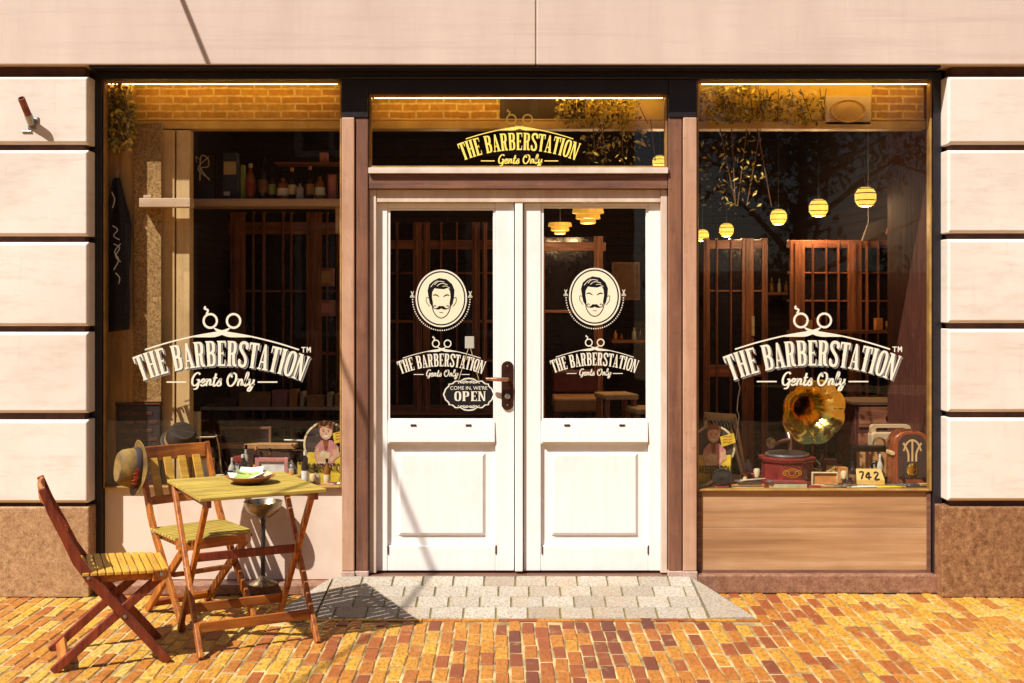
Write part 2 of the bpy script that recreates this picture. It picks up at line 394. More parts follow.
# ------------------------------------------------------------------ flat lettering on glass (real cut vinyl, 1 mm steps of thickness)
class Decal:
    """pieces drawn in (u, v), then mapped to (x, z) at a front y; every piece sits a hair in front of the last one"""
    def __init__(s): s.p = []
    def poly(s, pts, m=0): s.p.append((list(pts), None, m))
    def rect(s, a, b, c, d, m=0): s.poly([(a, b), (c, b), (c, d), (a, d)], m)
    def ring(s, cx, cy, rx, ry, w, m=0, n=36, wy=None):
        wy = wy or w
        o = [(cx + rx * math.cos(2 * math.pi * k / n), cy + ry * math.sin(2 * math.pi * k / n)) for k in range(n)]
        i = [(cx + (rx - w) * math.cos(2 * math.pi * k / n), cy + (ry - wy) * math.sin(2 * math.pi * k / n)) for k in range(n)]
        s.p.append((o, i, m))
    def disc(s, cx, cy, rx, ry, m=0, n=36):
        s.poly([(cx + rx * math.cos(2 * math.pi * k / n), cy + ry * math.sin(2 * math.pi * k / n)) for k in range(n)], m)
    def stroke(s, pts, w, m=0, cal=0, taper=0):
        pts = smooth_path(pts); n = len(pts); L, Rr = [], []
        for i, (x, y) in enumerate(pts):
            ax, ay = pts[max(i - 1, 0)]; bx, by = pts[min(i + 1, n - 1)]
            dx, dy = bx - ax, by - ay; l = math.hypot(dx, dy) or 1; dx, dy = dx / l, dy / l
            ww = w * ((1 - cal) + cal * abs(dy))
            if taper: t = i / (n - 1); ww *= 1 - taper * abs(2 * t - 1) ** 2
            L.append((x - dy * ww / 2, y + dx * ww / 2)); Rr.append((x + dy * ww / 2, y - dx * ww / 2))
        s.p.append((L, Rr, m, True))
    def emit(s, mb, fn, y, step=.00012, thick=True):
        for k, it in enumerate(s.p):
            yy = y - k * step
            a, b, m = it[0], it[1], it[2]
            if b is None:
                q = [fn(*p) for p in a]; mb.add([(x, yy, z) for x, z in q], [tuple(range(len(q)))], m)
            else:
                op = len(it) > 3; A = [fn(*p) for p in a]; B = [fn(*p) for p in b]; n = len(A)
                mb.add([(x, yy, z) for x, z in A + B], [(i, (i + 1) % n, n + (i + 1) % n, n + i) for i in range(n - 1 if op else n)], m)
def smooth_path(p, k=5):
    if len(p) < 3: return p
    out = []
    for i in range(len(p) - 1):
        p0, p1, p2, p3 = p[max(i - 1, 0)], p[i], p[i + 1], p[min(i + 2, len(p) - 1)]
        for j in range(k):
            t = j / k; t2, t3 = t * t, t ** 3
            out.append(tuple(.5 * (2 * b + (c - a) * t + (2 * a - 5 * b + 4 * c - d) * t2 + (3 * b - a - 3 * c + d) * t3) for a, b, c, d in zip(p0, p1, p2, p3)))
    out.append(p[-1]); return out
# western condensed capitals, height 1; each returns advance width
ST, TH = .17, .075
def serif(d, x, y, up, w=.28, ox=0):
    h = .065; s = 1 if up else -1     # slab at foot (up) or head
    d.poly([(x - w / 2 + ox, y), (x + w / 2 + ox, y), (x + ST / 2 + .01 + ox, y + s * h), (x - ST / 2 - .01 + ox, y + s * h)])
    d.rect(x - ST * .75, y + s * h, x + ST * .75, y + s * (h + .03)) if False else None
def stem(d, x, top=True, bot=True, w=ST):
    d.rect(x - w / 2, 0, x + w / 2, 1)
    if bot: serif(d, x, 0, True)
    if top: serif(d, x, 1, False)
def spur(d, x): d.poly([(x - ST / 2 - .035, .5), (x, .44), (x + ST / 2 + .035, .5), (x, .56)])
def bowl(d, x0, x1, y0, y1, w):
    n = 12; o, i = [], []
    cy, ry, rx = (y0 + y1) / 2, (y1 - y0) / 2, x1 - x0
    o = [(x0, y1)]; i = [(x0, y1 - TH)]
    for k in range(n + 1):
        a = math.pi / 2 - math.pi * k / n
        c, s_ = math.copysign(abs(math.cos(a)) ** .6, math.cos(a)), math.copysign(abs(math.sin(a)) ** .6, math.sin(a))
        o.append((x0 + .25 * rx + .75 * rx * c, cy + ry * s_)); i.append((x0 + .25 * rx + (.75 * rx - w) * c, cy + (ry - TH) * s_))
    o.append((x0, y0)); i.append((x0, y0 + TH))
    d.p.append((o, i, 0, True))
def G_T(d):
    d.rect(0, .92, .5, 1); d.poly([(0, 1), (.07, .92), (.05, .74), (0, .72)]); d.poly([(.5, 1), (.43, .92), (.45, .74), (.5, .72)]); stem(d, .25, top=False); spur(d, .25); return .5
def G_H(d): stem(d, .14); stem(d, .44); d.rect(.14, .47, .44, .54); return .58
def G_E(d):
    stem(d, .14); d.rect(.14, .925, .46, 1); d.rect(.14, 0, .46, .075); d.rect(.14, .47, .36, .54)
    d.poly([(.46, 1), (.40, .925), (.43, .74), (.46, .74)]); d.poly([(.46, 0), (.40, .075), (.43, .26), (.46, .26)]); d.poly([(.36, .62), (.31, .505), (.36, .38)]); return .5
def G_B(d): stem(d, .14); bowl(d, .14, .50, .50, 1, .155); bowl(d, .14, .52, 0, .545, .16); return .56
def G_R(d):
    stem(d, .14); bowl(d, .14, .50, .46, 1, .155); d.poly([(.27, .5), (.42, .5), (.46, .12), (.55, .05), (.55, 0), (.38, 0), (.31, .08)]); return .58
def G_A(d):
    d.poly([(.22, 1), (.32, 1), (.54, .04), (.36, .04)]); d.poly([(.22, 1), (.28, .93), (.14, .04), (.07, .04)]); d.rect(.13, .27, .42, .335)
    d.rect(0, 0, .22, .06); d.rect(.30, 0, .60, .06); return .58
def G_S(d):
    d.stroke([(.42, .74), (.41, .90), (.26, .965), (.11, .90), (.09, .74), (.20, .58), (.33, .44), (.41, .27), (.38, .09), (.24, .035), (.09, .10), (.07, .27)], .15, cal=.25)
    d.poly([(.48, .98), (.48, .70), (.40, .70), (.40, .86)]); d.poly([(.02, .02), (.02, .31), (.10, .31), (.10, .14)]); return .51
def G_I(d): stem(d, .14); spur(d, .14); return .28
def G_O(d):
    n = 30; o, i = [], []
    for k in range(n):
        a = 2 * math.pi * k / n; c, s_ = math.cos(a), math.sin(a)
        c2, s2 = math.copysign(abs(c) ** .7, c), math.copysign(abs(s_) ** .7, s_)
        o.append((.27 + .255 * c2, .5 + .505 * s2)); i.append((.27 + .095 * c2, .5 + .42 * s2))
    d.p.append((o, i, 0)); return .54
def G_N(d):
    stem(d, .09, w=.09, top=True); d.poly([(.03, 1), (.20, 1), (.52, 0), (.40, 0)]); d.rect(.44, .2, .52, 1); d.poly([(.38, 1), (.58, 1), (.52, .93), (.44, .93)]); d.rect(.44, 0, .52, .25); return .58
def G_P(d): stem(d, .14); bowl(d, .14, .52, .44, 1, .16); return .58
GL = dict(P=G_P, T=G_T, H=G_H, E=G_E, B=G_B, R=G_R, A=G_A, S=G_S, I=G_I, O=G_O, N=G_N)
SCRIPT = {
 'G': (.72, [[(.60, .86), (.46, 1.0), (.24, .9), (.10, .55), (.16, .15), (.36, .02), (.56, .2), (.60, .46), (.42, .46)], [(.60, .46), (.60, .05), (.52, -.2), (.30, -.24)]]),
 'e': (.40, [[(.0, .16), (.26, .3), (.30, .44), (.18, .52), (.06, .34), (.08, .1), (.22, .01), (.42, .16)]]),
 'n': (.50, [[(.02, .42), (.09, .5), (.09, .0)], [(.09, .28), (.24, .5), (.35, .42), (.34, .08), (.50, .14)]]),
 't': (.36, [[(.17, .95), (.11, .15), (.20, .0), (.38, .16)], [(.0, .58), (.32, .62)]]),
 's': (.38, [[(.0, .14), (.22, .54), (.24, .34), (.30, .12), (.16, .0), (.04, .08)]]),
 'O': (.82, [[(.40, .98), (.16, .86), (.06, .45), (.22, .06), (.46, .02), (.68, .4), (.64, .84), (.40, .98), (.28, .80), (.40, .66)]]),
 'l': (.32, [[(.0, .14), (.22, .75), (.20, 1.02), (.11, .9), (.08, .2), (.16, .0), (.34, .16)]]),
 'y': (.48, [[(.02, .42), (.10, .5), (.10, .14), (.22, .04), (.36, .24)], [(.40, .5), (.36, .0), (.24, -.36), (.08, -.34), (.16, -.1), (.50, .16)]]),
 ' ': (.30, [])}
def draw_logo(letters, shade, extra, k=1.0, tm=False, plain=False):
    """u, v in target pixels about the logo centre (v up), big-window size"""
    word = 'THE BARBERSTATION'
    adv = []; tmp = Decal()
    for ch in word: adv.append(.26 if ch == ' ' else GL[ch](tmp) + .035)
    tot = sum(adv)
    Rr, H, SP = 236., 26.0, R(42.5)       # radius of the baseline arc, letter height, angle covered
    cy = -16.0 - Rr                        # top of the baseline arc sits 16 px under the centre
    u = 0
    for ch, a in zip(word, adv):
        if ch != ' ':
            g = Decal(); GL[ch](g)
            def warp(x, y, u=u):
                t = (u + x) / tot - .5; an = -t * SP
                r = Rr + y * H * (1 + .03 * abs(t) * 2)
                return (-math.sin(an) * r, cy + math.cos(an) * r)
            for it in g.p:
                A = [warp(*p) for p in it[0]]; B = [warp(*p) for p in it[1]] if it[1] else None
                letters.p.append((A, B, 0) if len(it) == 3 else (A, B, 0, True))
                if shade is not None:
                    sh = lambda q: (q[0] + 1.7, q[1] - 1.5)
                    A2 = [sh(p) for p in A]; B2 = [sh(p) for p in B] if B else None
                    shade.p.append((A2, B2, 0) if len(it) == 3 else (A2, B2, 0, True))
        u += a
    # script line
    txt = 'Gents Only'; w = sum(SCRIPT[c][0] for c in txt); sc = 68.0 / (w * 1.0); x = -34.0
    for c in txt:
        for st in SCRIPT[c][1]:
            extra.stroke([(x + (px + .18 * py) * sc, -36.5 + py * sc * .95) for px, py in st], 2.2, cal=.45)
        x += SCRIPT[c][0] * sc
    extra.rect(-59, -33.2, -38, -31.8); extra.rect(38, -33.2, 59, -31.8)
    # scissors standing over the word
    for sx in (-1, 1):
        extra.ring(sx * 12.4, 30.5, 8.2, 8.2, 2.3)
        extra.stroke([(sx * 8.6, 23.2), (sx * 4, 20.4), (0, 18.6), (-sx * 8, 16.0), (-sx * 20, 15.2), (-sx * 34, 14.2)], 4.4, taper=.85)
        extra.stroke([(sx * 4, 19.0), (sx * 30, 14.6), (sx * 58, 8.0), (sx * 82, .8)], 1.5)
    extra.stroke([(-16.5, 37.5), (-14.8, 41.5), (-18.4, 43.2), (-17.4, 45.5)], 2.0)
    if tm:
        extra.rect(84.5, 2.6, 89, 3.6); extra.rect(86.2, -2, 87.3, 3)
        extra.rect(90, -2, 91, 3.6); extra.rect(93.6, -2, 94.6, 3.6); extra.poly([(90, 3.6), (91.2, 3.6), (92.9, 0), (92, -.5)]); extra.poly([(94.6, 3.6), (93.4, 3.6), (91.7, 0), (92.6, -.5)])
def logo(parent, cx, cy, y, k, mat='cream_vinyl', tm=False, shade=True, ky=None):
    lt, sd, ex = Decal(), (Decal() if shade else None), Decal()
    draw_logo(lt, sd, ex, tm=tm)
    ky = ky or k
    fn = lambda u, v: (wx(cx + u * k, y), wz(cy - v * ky, y))
    if shade:
        mb = MB(); sd.emit(mb, fn, y - .001, 2e-5); mb.build('lettering_shadow', 'grey_vinyl', parent)
    mb = MB(); lt.emit(mb, fn, y - .004, 2e-5); mb.build('lettering', mat, parent)
    mb = MB(); ex.emit(mb, fn, y - .002, 2e-5); mb.build('scissors_emblem', mat, parent)
def face_emblem(parent, cx, cy, y):
    d = Decal(); A, B = 25.4, 28.4
    d.disc(0, 0, A + .3, B + .3, 0, 64); d.disc(0, 0, A - 1.2, B - 1.2, 1, 64); d.disc(0, 0, A - 2.6, B - 2.6, 2, 64)
    k = 12.5
    s = lambda L: [(x * k, yy * k) for x, yy in L]
    d.poly(s([(-1.02, .10), (-1.10, .62), (-.96, 1.12), (-.62, 1.42), (-.18, 1.62), (.42, 1.52), (.86, 1.14), (1.06, .66), (1.02, .08), (.92, -.42), (.70, -.80), (.66, -.40), (.74, .10), (.70, .55), (.56, .84), (.20, .72), (-.28, .76), (-.54, .80), (-.72, .50), (-.74, .10), (-.66, -.40), (-.66, -.80), (-.92, -.40)]), 1)
    for L, w in (([(-.55, 1.08), (-.2, 1.36), (.25, 1.30)], .05), ([(-.35, .98), (.02, 1.2), (.5, 1.08)], .05), ([(-.85, .9), (-.6, 1.2), (-.3, 1.4)], .045), ([(.1, .95), (.4, .98), (.7, .8)], .04)): d.stroke(s(L), w * k, 2)
    d.stroke(s([(-.72, -.70), (-.62, -1.05), (-.36, -1.42), (0, -1.58), (.36, -1.42), (.62, -1.05), (.74, -.70)]), .075 * k, 1)
    for q in (-1, 1):
        d.stroke(s([(q * .98, .0), (q * 1.18, .06), (q * 1.18, -.3), (q * .92, -.66)]), .05 * k, 1)
        d.stroke(s([(q * .66, .22), (q * .44, .28), (q * .16, .12)]), .10 * k, 1, taper=.7)
        d.poly(s([(0, -.62), (q * .16, -.60), (q * .34, -.76), (q * .50, -.84), (q * .36, -.90), (q * .14, -.88), (0, -.80)]), 1)
        d.stroke(s([(q * .40, -.83), (q * .58, -.80), (q * .62, -.64), (q * .48, -.58), (q * .42, -.68)]), .06 * k, 1)
    d.stroke(s([(-.16, -1.1), (0, -1.14), (.16, -1.1)]), .04 * k, 1)
    for i in range(40):
        a = -math.pi * (i + .5) / 40; r = 1.13
        d.disc(A * r * math.cos(a) , B * r * math.sin(a), .72, .72, 0, 6)
    for q in (-1, 1):
        X = q * A * 1.14
        d.ring(X - 1.1, 1.6, 1.1, 1.1, .5, 0, 10); d.ring(X + 1.1, 1.6, 1.1, 1.1, .5, 0, 10)
        d.stroke([(X - .8, 2.4), (X + 1.3, 7)], .7); d.stroke([(X + .8, 2.4), (X - 1.3, 7)], .7)
    mb = MB(); d.emit(mb, lambda u, v: (wx(cx + u, y), wz(cy - v, y)), y - .002, 5e-5)
    return mb.build('moustache_emblem', ['cream_vinyl', 'black_vinyl', 'emblem'], parent)
def text_mesh(name, txt, h, x, y, z, mat, parent, sx=1.0, align='CENTER', rot=0.0, bold=0.0):
    cu = bpy.data.curves.new(name, 'FONT'); cu.body = txt; cu.align_x = align; cu.align_y = 'CENTER'; cu.size = h * 1.4; cu.offset = bold; cu.extrude = .0008
    t = bpy.data.objects.new(name + '_tmp', cu); C.objects.link(t)
    bpy.context.view_layer.update()
    me = bpy.data.meshes.new_from_object(t.evaluated_get(bpy.context.evaluated_depsgraph_get()))
    bpy.data.objects.remove(t); bpy.data.curves.remove(cu)
    me.transform(Matrix.Translation((x, y, z)) @ Matrix.Rotation(rot, 4, 'Y') @ Matrix.Rotation(R(90), 4, 'X') @ Matrix.Diagonal((sx, 1, 1, 1)))
    me.materials.clear(); me.materials.append(M[mat]); me.name = name
    o = bpy.data.objects.new(name, me); C.objects.link(o); o.parent = parent
    return o

# ------------------------------------------------------------------ the ground
mb = MB(); mb.add([(-90, -90, -.02), (90, -90, -.02), (90, 90, -.02), (-90, 90, -.02)], [(0, 1, 2, 3)])
structure(mb.build('ground', 'street'))
mb = MB(); X0, X1, Y0, Y1 = -5.0, 5.0, -3.4, .02
mb.add([(X0, Y0, -.0045), (X1, Y0, -.0045), (X1, Y1, -.0045), (X0, Y1, -.0045)], [(0, 1, 2, 3)], 1)
BW, BL, J = .0665, .196, .0075
nc = int((X1 - X0) / BW)
def in_ramp(x, y):
    return y > -.60 and abs(x) < (1.0 + .26 * (-y / .6) if y > -.6 else 0)
for i in range(nc):
    off = (BL / 2 if i % 2 else 0) + random.uniform(-.03, .03)
    y = Y0 + off - BL
    xc = X0 + (i + .5) * BW
    while y < Y1:
        l = BL * random.uniform(.94, 1.05)
        if not (in_ramp(xc, y + l * .6)) and y + l < Y1 + .1:
            cx, cy, a = xc + random.uniform(-.0025, .0025) + .006 * math.sin(y * 2.3 + xc), y + l / 2, random.uniform(-.02, .02)
            zt = random.uniform(-.002, .003); t1, t2 = random.uniform(-.02, .02), random.uniform(-.012, .012)
            hx, hy, b = BW / 2 - J / 2 + random.uniform(-.0015, .001), l / 2 - .009, .005
            top, mid = [], []
            for sx, sy in ((-1, -1), (1, -1), (1, 1), (-1, 1)):
                jx, jy = random.uniform(-.003, .003), random.uniform(-.003, .003)
                for arr, q, z in ((top, b, zt), (mid, 0, zt - .005)):
                    lx, ly = sx * (hx - q) + jx, sy * (hy - q) + jy
                    arr.append((cx + lx * math.cos(a) - ly * math.sin(a), cy + lx * math.sin(a) + ly * math.cos(a), z + lx * t1 + ly * t2))
            low = [(p[0], p[1], -.02) for p in mid]
            mb.add(top + mid + low, [(0, 1, 2, 3)] + [(k + 4 * q, k + 4 + 4 * q, (k + 1) % 4 + 4 + 4 * q, (k + 1) % 4 + 4 * q) for k in range(4) for q in (0, 1)])
        y += l
structure(mb.build('brick_pavement', ['brick', 'sand']))
# door ramp of concrete pavers, flared at both sides
RT, RB, ZT = -.03, -.585, .088
def rz_(y): return ZT * (y - RB) / (RT - RB)
mb = MB()
mb.add([(-.985, RT, ZT - .004), (.985, RT, ZT - .004), (1.005, RB, -.001), (-1.005, RB, -.001)], [(0, 1, 2, 3)], 1)
rows = 4; rd = (RT - RB) / rows
def slab(pts):
    c = (sum(p[0] for p in pts) / len(pts), sum(p[1] for p in pts) / len(pts)); n = len(pts); zj = random.uniform(0, .0025)
    ins = lambda k, q, dz: [(c[0] + (p[0] - c[0]) * (1 - q / max(.02, abs(p[0] - c[0]))), c[1] + (p[1] - c[1]) * (1 - q / max(.02, abs(p[1] - c[1]))), (p[2] if len(p) > 2 else rz_(p[1])) + dz + zj) for p in pts]
    a, b = ins(0, .007, .004), ins(0, .003, -.004)
    mb.add(a + b, [tuple(range(n))] + [(k, k + n, (k + 1) % n + n, (k + 1) % n) for k in range(n)])
for r in range(rows):
    ya, yb = RB + r * rd, RB + (r + 1) * rd
    half = 1.0 - .015 * (r + .5) / rows
    x = -half + (0 if r % 2 else -.085)
    while x < half - .02:
        x1 = min(x + .167 + random.uniform(-.004, .004), half)
        if half - x1 < .05: x1 = half
        slab([(max(x, -half), ya), (x1, ya), (x1, yb), (max(x, -half), yb)]); x = x1
for s in (-1, 1):
    tri = [(s * .985, RT), (s * 1.255, RB + .0), (s * 1.005, RB)]
    tz = [ZT, 0, 0]
    n3 = [(s * .992, RT - .01, ZT + .0), (s * 1.06, RT - .10, .062), (s * 1.235, RB + .02, .006), (s * 1.012, RB + .006, .004)]
    under = [(p[0], p[1], -.02) for p in n3]
    mb.add(n3 + under, [(0, 1, 2, 3)] + [(k, k + 4, (k + 1) % 4 + 4, (k + 1) % 4) for k in range(4)])
    mb.add([(s * .985, RT, -.01), (s * 1.07, RT, -.01), (s * 1.25, RB, -.01), (s * 1.0, RB, -.01)], [(0, 1, 2, 3)], 1)
x = -1.26
while x < 1.26:          # narrow soldier edging in front of the ramp
    l = .2 + random.uniform(-.01, .01); mb.box(x, x + l - .007, RB - .045, RB - .006, -.02, .003 + random.uniform(-.001, .002), 2); x += l
structure(mb.build('entrance_ramp', ['paver', 'moss', 'brick']))

# ------------------------------------------------------------------ the building
B = root('shop_building', 'barber shop front with cream stone piers, black framed windows and white double doors', 'building')
PY = -.13                                   # pier face
LZ = 2.897                                  # soffit of the stone lintel
seam = wx(536, -.16)
for a, b in ((-6.5, seam - .002), (seam + .002, 6.5)):
    mb = MB(); mb.box(a, b, -.16, .06, LZ, 4.25); mb.build('lintel_panel', 'panel', B, .006)
mb = MB(); mb.box(-6.5, 6.5, -.10, .3, 4.254, 7.5); mb.build('upper_wall', 'panel', B)
for s, edge, rev in ((-1, 88, 95), (1, 948, 940)):
    xa = wx(edge, PY); xo = s * 6.5
    xi = wx(rev, -.005)
    pr = MB(); pr.box(min(xo, xa + s * .03), max(xo, xa + s * .03), -.095, .06, .0, LZ - .003)
    pier = pr.build('stone_pier', 'groove', B)
    tops = [(76, 144), (150, 236), (242, 326), (332, 413), (420, 503)] if s < 0 else [(76, 144), (150, 233), (239, 323), (329, 412), (418, 501)]
    for t, bt in tops:
        mb = MB(); z1, z0 = wz(t, PY), wz(bt, PY); c = .014
        # chamfered block with a raised face
        a0, a1 = (xo, xa) if s < 0 else (xa, xo)
        i0, i1 = (xo, xa - .010) if s < 0 else (xa + .010, xo)
        mb.add([(i0, PY, z0 + c), (i1, PY, z0 + c), (i1, PY, z1 - c), (i0, PY, z1 - c), (a0, PY + .012, z0), (a1, PY + .012, z0), (a1, PY + .012, z1), (a0, PY + .012, z1),
                (a0, .01, z0), (a1, .01, z0), (a1, .01, z1), (a0, .01, z1)],
               [(0, 1, 2, 3), (0, 4, 5, 1), (1, 5, 6, 2), (2, 6, 7, 3), (3, 7, 4, 0), (4, 8, 9, 5), (5, 9, 10, 6), (6, 10, 11, 7), (7, 11, 8, 4), (8, 11, 10, 9)])
        mb.build('stone_block', 'block', pier, .004)
    mb = MB(); g1 = wz(507, PY)
    if s < 0: mb.box(xo, xa + .006, PY - .006, .012, 0, g1)
    else: mb.box(xa - .035, xo, PY - .010, .012, 0, g1)
    mb.build('granite_base', 'granite' if s < 0 else 'granite_dark', pier, .006)
mb = MB(); mb.box(-2.30, 2.33, -.150, -.001, LZ - .014, LZ - .0015); mb.build('soffit_shade', 'frame', B)  # black board under the lintel, its deep shade put in as colour
# steel frame members
fr = MB()
XL, XR = wx(93, 0), wx(941, 0)
fr.box(XL, wx(103), -.02, .09, .0, LZ - .015)                       # left upright
fr.box(wx(932), XR, -.02, .09, .0, LZ - .015)
fr.box(wx(103) + .001, wx(932) - .001, -.03, .09, wz(80), LZ - .015)   # head
fr.box(wx(342), wx(368.5), -.025, .09, wz(118), wz(80) - .001); fr.box(wx(668), wx(696), -.025, .09, wz(118), wz(80) - .001)  # black post tops stand in for the lintel's shadow on the posts
fr.box(wx(368.5) + .001, wx(668) - .001, -.022, .09, wz(94), wz(80) - .001)
fr.box(wx(350), wx(688), -.037, -.031, wz(79), wz(77.5))
fr.build('steel_frame_and_post_shade', 'frame', B, .003)
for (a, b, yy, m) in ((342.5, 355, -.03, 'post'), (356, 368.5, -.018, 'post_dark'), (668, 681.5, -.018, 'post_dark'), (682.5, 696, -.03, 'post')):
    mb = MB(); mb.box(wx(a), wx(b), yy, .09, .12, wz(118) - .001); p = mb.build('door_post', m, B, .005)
    mb = MB(); mb.box(wx(a) - .003, wx(b) + .003, yy - .012, .09, .0, .119); mb.build('post_foot', 'foot', p, .004)
def shop_window(x0, x1, top, bot, right):
    fm = MB(); a, b, z0, z1 = wx(x0), wx(x1), wz(bot), wz(top); t = .011
    for q in ((a, a + t, z0, z1), (b - t, b, z0, z1), (a + t + .001, b - t - .001, z1 - t, z1), (a + t + .001, b - t - .001, z0, z0 + t)):
        fm.box(q[0], q[1], -.008, .05, q[2], q[3])
    f = fm.build('shop_window', 'gold_frame', B, .003)
    g = MB(); g.add([(a + t, .01, z0 + t), (b - t, .01, z0 + t), (b - t, .01, z1 - t), (a + t, .01, z1 - t)], [(0, 1, 2, 3)]); g.build('glass_pane', 'glass', f)
    return f
wl = shop_window(103.5, 342, 80.5, 488, False); wr = shop_window(696.5, 931.5, 80.5, 491, True)
logo(wl, 222, 350.5, .008, .94, tm=True, ky=.97); logo(wr, 812.5, 350, .008, .945, tm=True, ky=.97)
# stall risers, ledges
mb = MB(); mb.box(wx(103.5), wx(342), .02, .06, .062, wz(488) - .001); mb.build('stall_riser', 'riser_l', B, .003)
mb = MB(); mb.box(wx(697), wx(931.5), .012, .06, .104, wz(528)); mb.box(wx(697), wx(931.5), .013, .06, wz(527.85), wz(491) - .001)
rr = mb.build('stall_riser', 'riser_r', B, .003)
mb = MB()
for q in ((697.3, 702, 493, 573), (927, 931.2, 493, 573)): mb.box(wx(q[0]), wx(q[1]), .004, .0115, wz(q[3]), wz(q[2]))
mb.box(wx(702.2), wx(926.8), .004, .0115, wz(575), wz(570)); mb.build('edge_bead', 'rail', rr, .002)
for a, b, zl in ((103, 342, .06), (697, 938, .103)):
    mb = MB(); mb.box(wx(a), wx(b), -.05 if zl > .1 else -.09, .06, 0, zl); mb.build('window_ledge', 'ledge', B, .008)
# transom window over the doors
tf = MB(); a, b, z0, z1 = wx(369), wx(667.5), wz(168), wz(94) - .001; t = .012
for q in ((a, a + t, z0, z1), (b - t, b, z0, z1), (a + t, b - t, z1 - t, z1), (a + t, b - t, z0, z0 + t)): tf.box(q[0], q[1], .0, .05, q[2], q[3])
tw = tf.build('transom_window', 'gold_frame', B, .002)
g = MB(); g.add([(a + t, .02, z0 + t), (b - t, .02, z0 + t), (b - t, .02, z1 - t), (a + t, .02, z1 - t)], [(0, 1, 2, 3)]); g.build('glass_pane', 'glass', tw)
mb = MB(); mb.box(wx(369), wx(667.5), -.035, .06, wz(174), wz(168) - .001); mb.build('sill', 'sill', tw, .003)
logo(tw, 519.5, 139.5, .018, .655, 'gold_vinyl', shade=False, ky=.66)
mb = MB(); mb.box(wx(369), wx(667.5), -.012, .09, wz(189), wz(174.5)); mb.build('door_head_rail', 'rail', B, .004)
# door lining
DY = .045
mb = MB(); mb.box(wx(369), wx(376), .012, .09, .10, wz(189) - .001); mb.box(wx(661), wx(667.5), .012, .09, .10, wz(189) - .001); mb.box(wx(376) + .001, wx(661) - .001, .018, .09, wz(202), wz(189) - .001)
mb.build('door_frame', 'door_frame', B, .003)
mb = MB(); mb.box(wx(369), wx(667.5), -.03, .09, 0, .092); mb.build('threshold', 'rail', B, .004)
def door(x0, x1, gx0, gx1, gtop, left):
    d = DY; yz = lambda p: wz(p, d); xx = lambda p: wx(p, d)
    zb, zt = .105, yz(203)
    m = MB()
    m.box(xx(x0), xx(gx0), d, d + .05, zb, zt); m.box(xx(gx1), xx(x1), d, d + .05, zb, zt)        # stiles
    m.box(xx(gx0) + .0005, xx(gx1) - .0005, d + .001, d + .05, yz(gtop), zt)                        # top rail
    m.box(xx(gx0) + .0005, xx(gx1) - .0005, d + .001, d + .05, yz(444), yz(421))                    # lock rail
    m.box(xx(gx0) + .0005, xx(gx1) - .0005, d + .001, d + .05, zb, yz(546))                         # bottom rail
    D = m.build('door', 'white', B, .004)
    g = MB(); g.add([(xx(gx0), d + .02, yz(421)), (xx(gx1), d + .02, yz(421)), (xx(gx1), d + .02, yz(gtop)), (xx(gx0), d + .02, yz(gtop))], [(0, 1, 2, 3)]); g.build('glass_pane', 'glass', D)
    m = MB(); t = .012
    a, b, c, e = xx(gx0) + .001, xx(gx1) - .001, yz(421) + .001, yz(gtop) - .001
    for q in ((a, a + t, c, e), (b - t, b, c, e), (a + t, b - t, e - t, e), (a + t, b - t, c, c + t)): m.box(q[0], q[1], d + .006, d + .018, q[2], q[3])
    m.build('glazing_bead', 'white', D, .002)
    m = MB(); a, b = xx(gx0) + .004, xx(gx1) - .004      # weatherboard throwing water clear
    m.add([(a, d - .004, yz(421.5)), (b, d - .004, yz(421.5)), (b, d - .011, yz(440)), (a, d - .011, yz(440)), (a, d - .0005, yz(421.5)), (b, d - .0005, yz(421.5)), (b, d - .0005, yz(442)), (a, d - .0005, yz(442)), (a, d - .011, yz(442)), (b, d - .011, yz(442))],
          [(0, 1, 2, 3), (3, 2, 9, 8), (0, 4, 5, 1), (4, 7, 6, 5), (7, 8, 9, 6), (0, 3, 8, 7, 4), (1, 5, 6, 9, 2)])
    m.build('weatherboard', 'white', D, .002)
    for px in (gx0 + (26 if left else 26), gx0 + 81):
        m = MB(); m.box(xx(px - 2.8), xx(px + 2.8), d - .0095, d - .0035, yz(426), yz(424.2), 0, None); m.build('drain_slot', 'black', D)
    # sunk panel with a raised field
    m = MB(); a, b, c, e = xx(gx0) + .001, xx(gx1) - .001, yz(546) + .001, yz(444) - .001
    m.box(a, b, d + .022, d + .04, c, e)
    f0, f1, g0, g1 = xx(gx0 + 10), xx(gx1 - 10), yz(536), yz(453)
    w = .016
    m.add([(f0, d + .022, g0), (f1, d + .022, g0), (f1, d + .022, g1), (f0, d + .022, g1), (f0 + w, d + .006, g0 + w), (f1 - w, d + .006, g0 + w), (f1 - w, d + .006, g1 - w), (f0 + w, d + .006, g1 - w)],
          [(0, 1, 5, 4), (1, 2, 6, 5), (2, 3, 7, 6), (3, 0, 4, 7), (4, 5, 6, 7)])
    m.build('raised_panel', 'white', D, .001)
    return D
dl = door(376.5, 514, 387.5, 495.5, 208, True)
dr = door(524, 660.5, 541, 648.5, 206, False)
mb = MB(); mb.box(wx(515, DY), wx(523, DY), DY - .022, DY + .04, .105, wz(191, DY)); mb.build('meeting_bead', 'white', dl, .005)
logo(dl, 441.7, 358.5, DY + .017, .475, shade=False, ky=.49); logo(dr, 594.7, 357.5, DY + .017, .475, shade=False, ky=.49)
face_emblem(dl, 441.3, 298.3, DY + .017); face_emblem(dr, 594.7, 296.6, DY + .017)
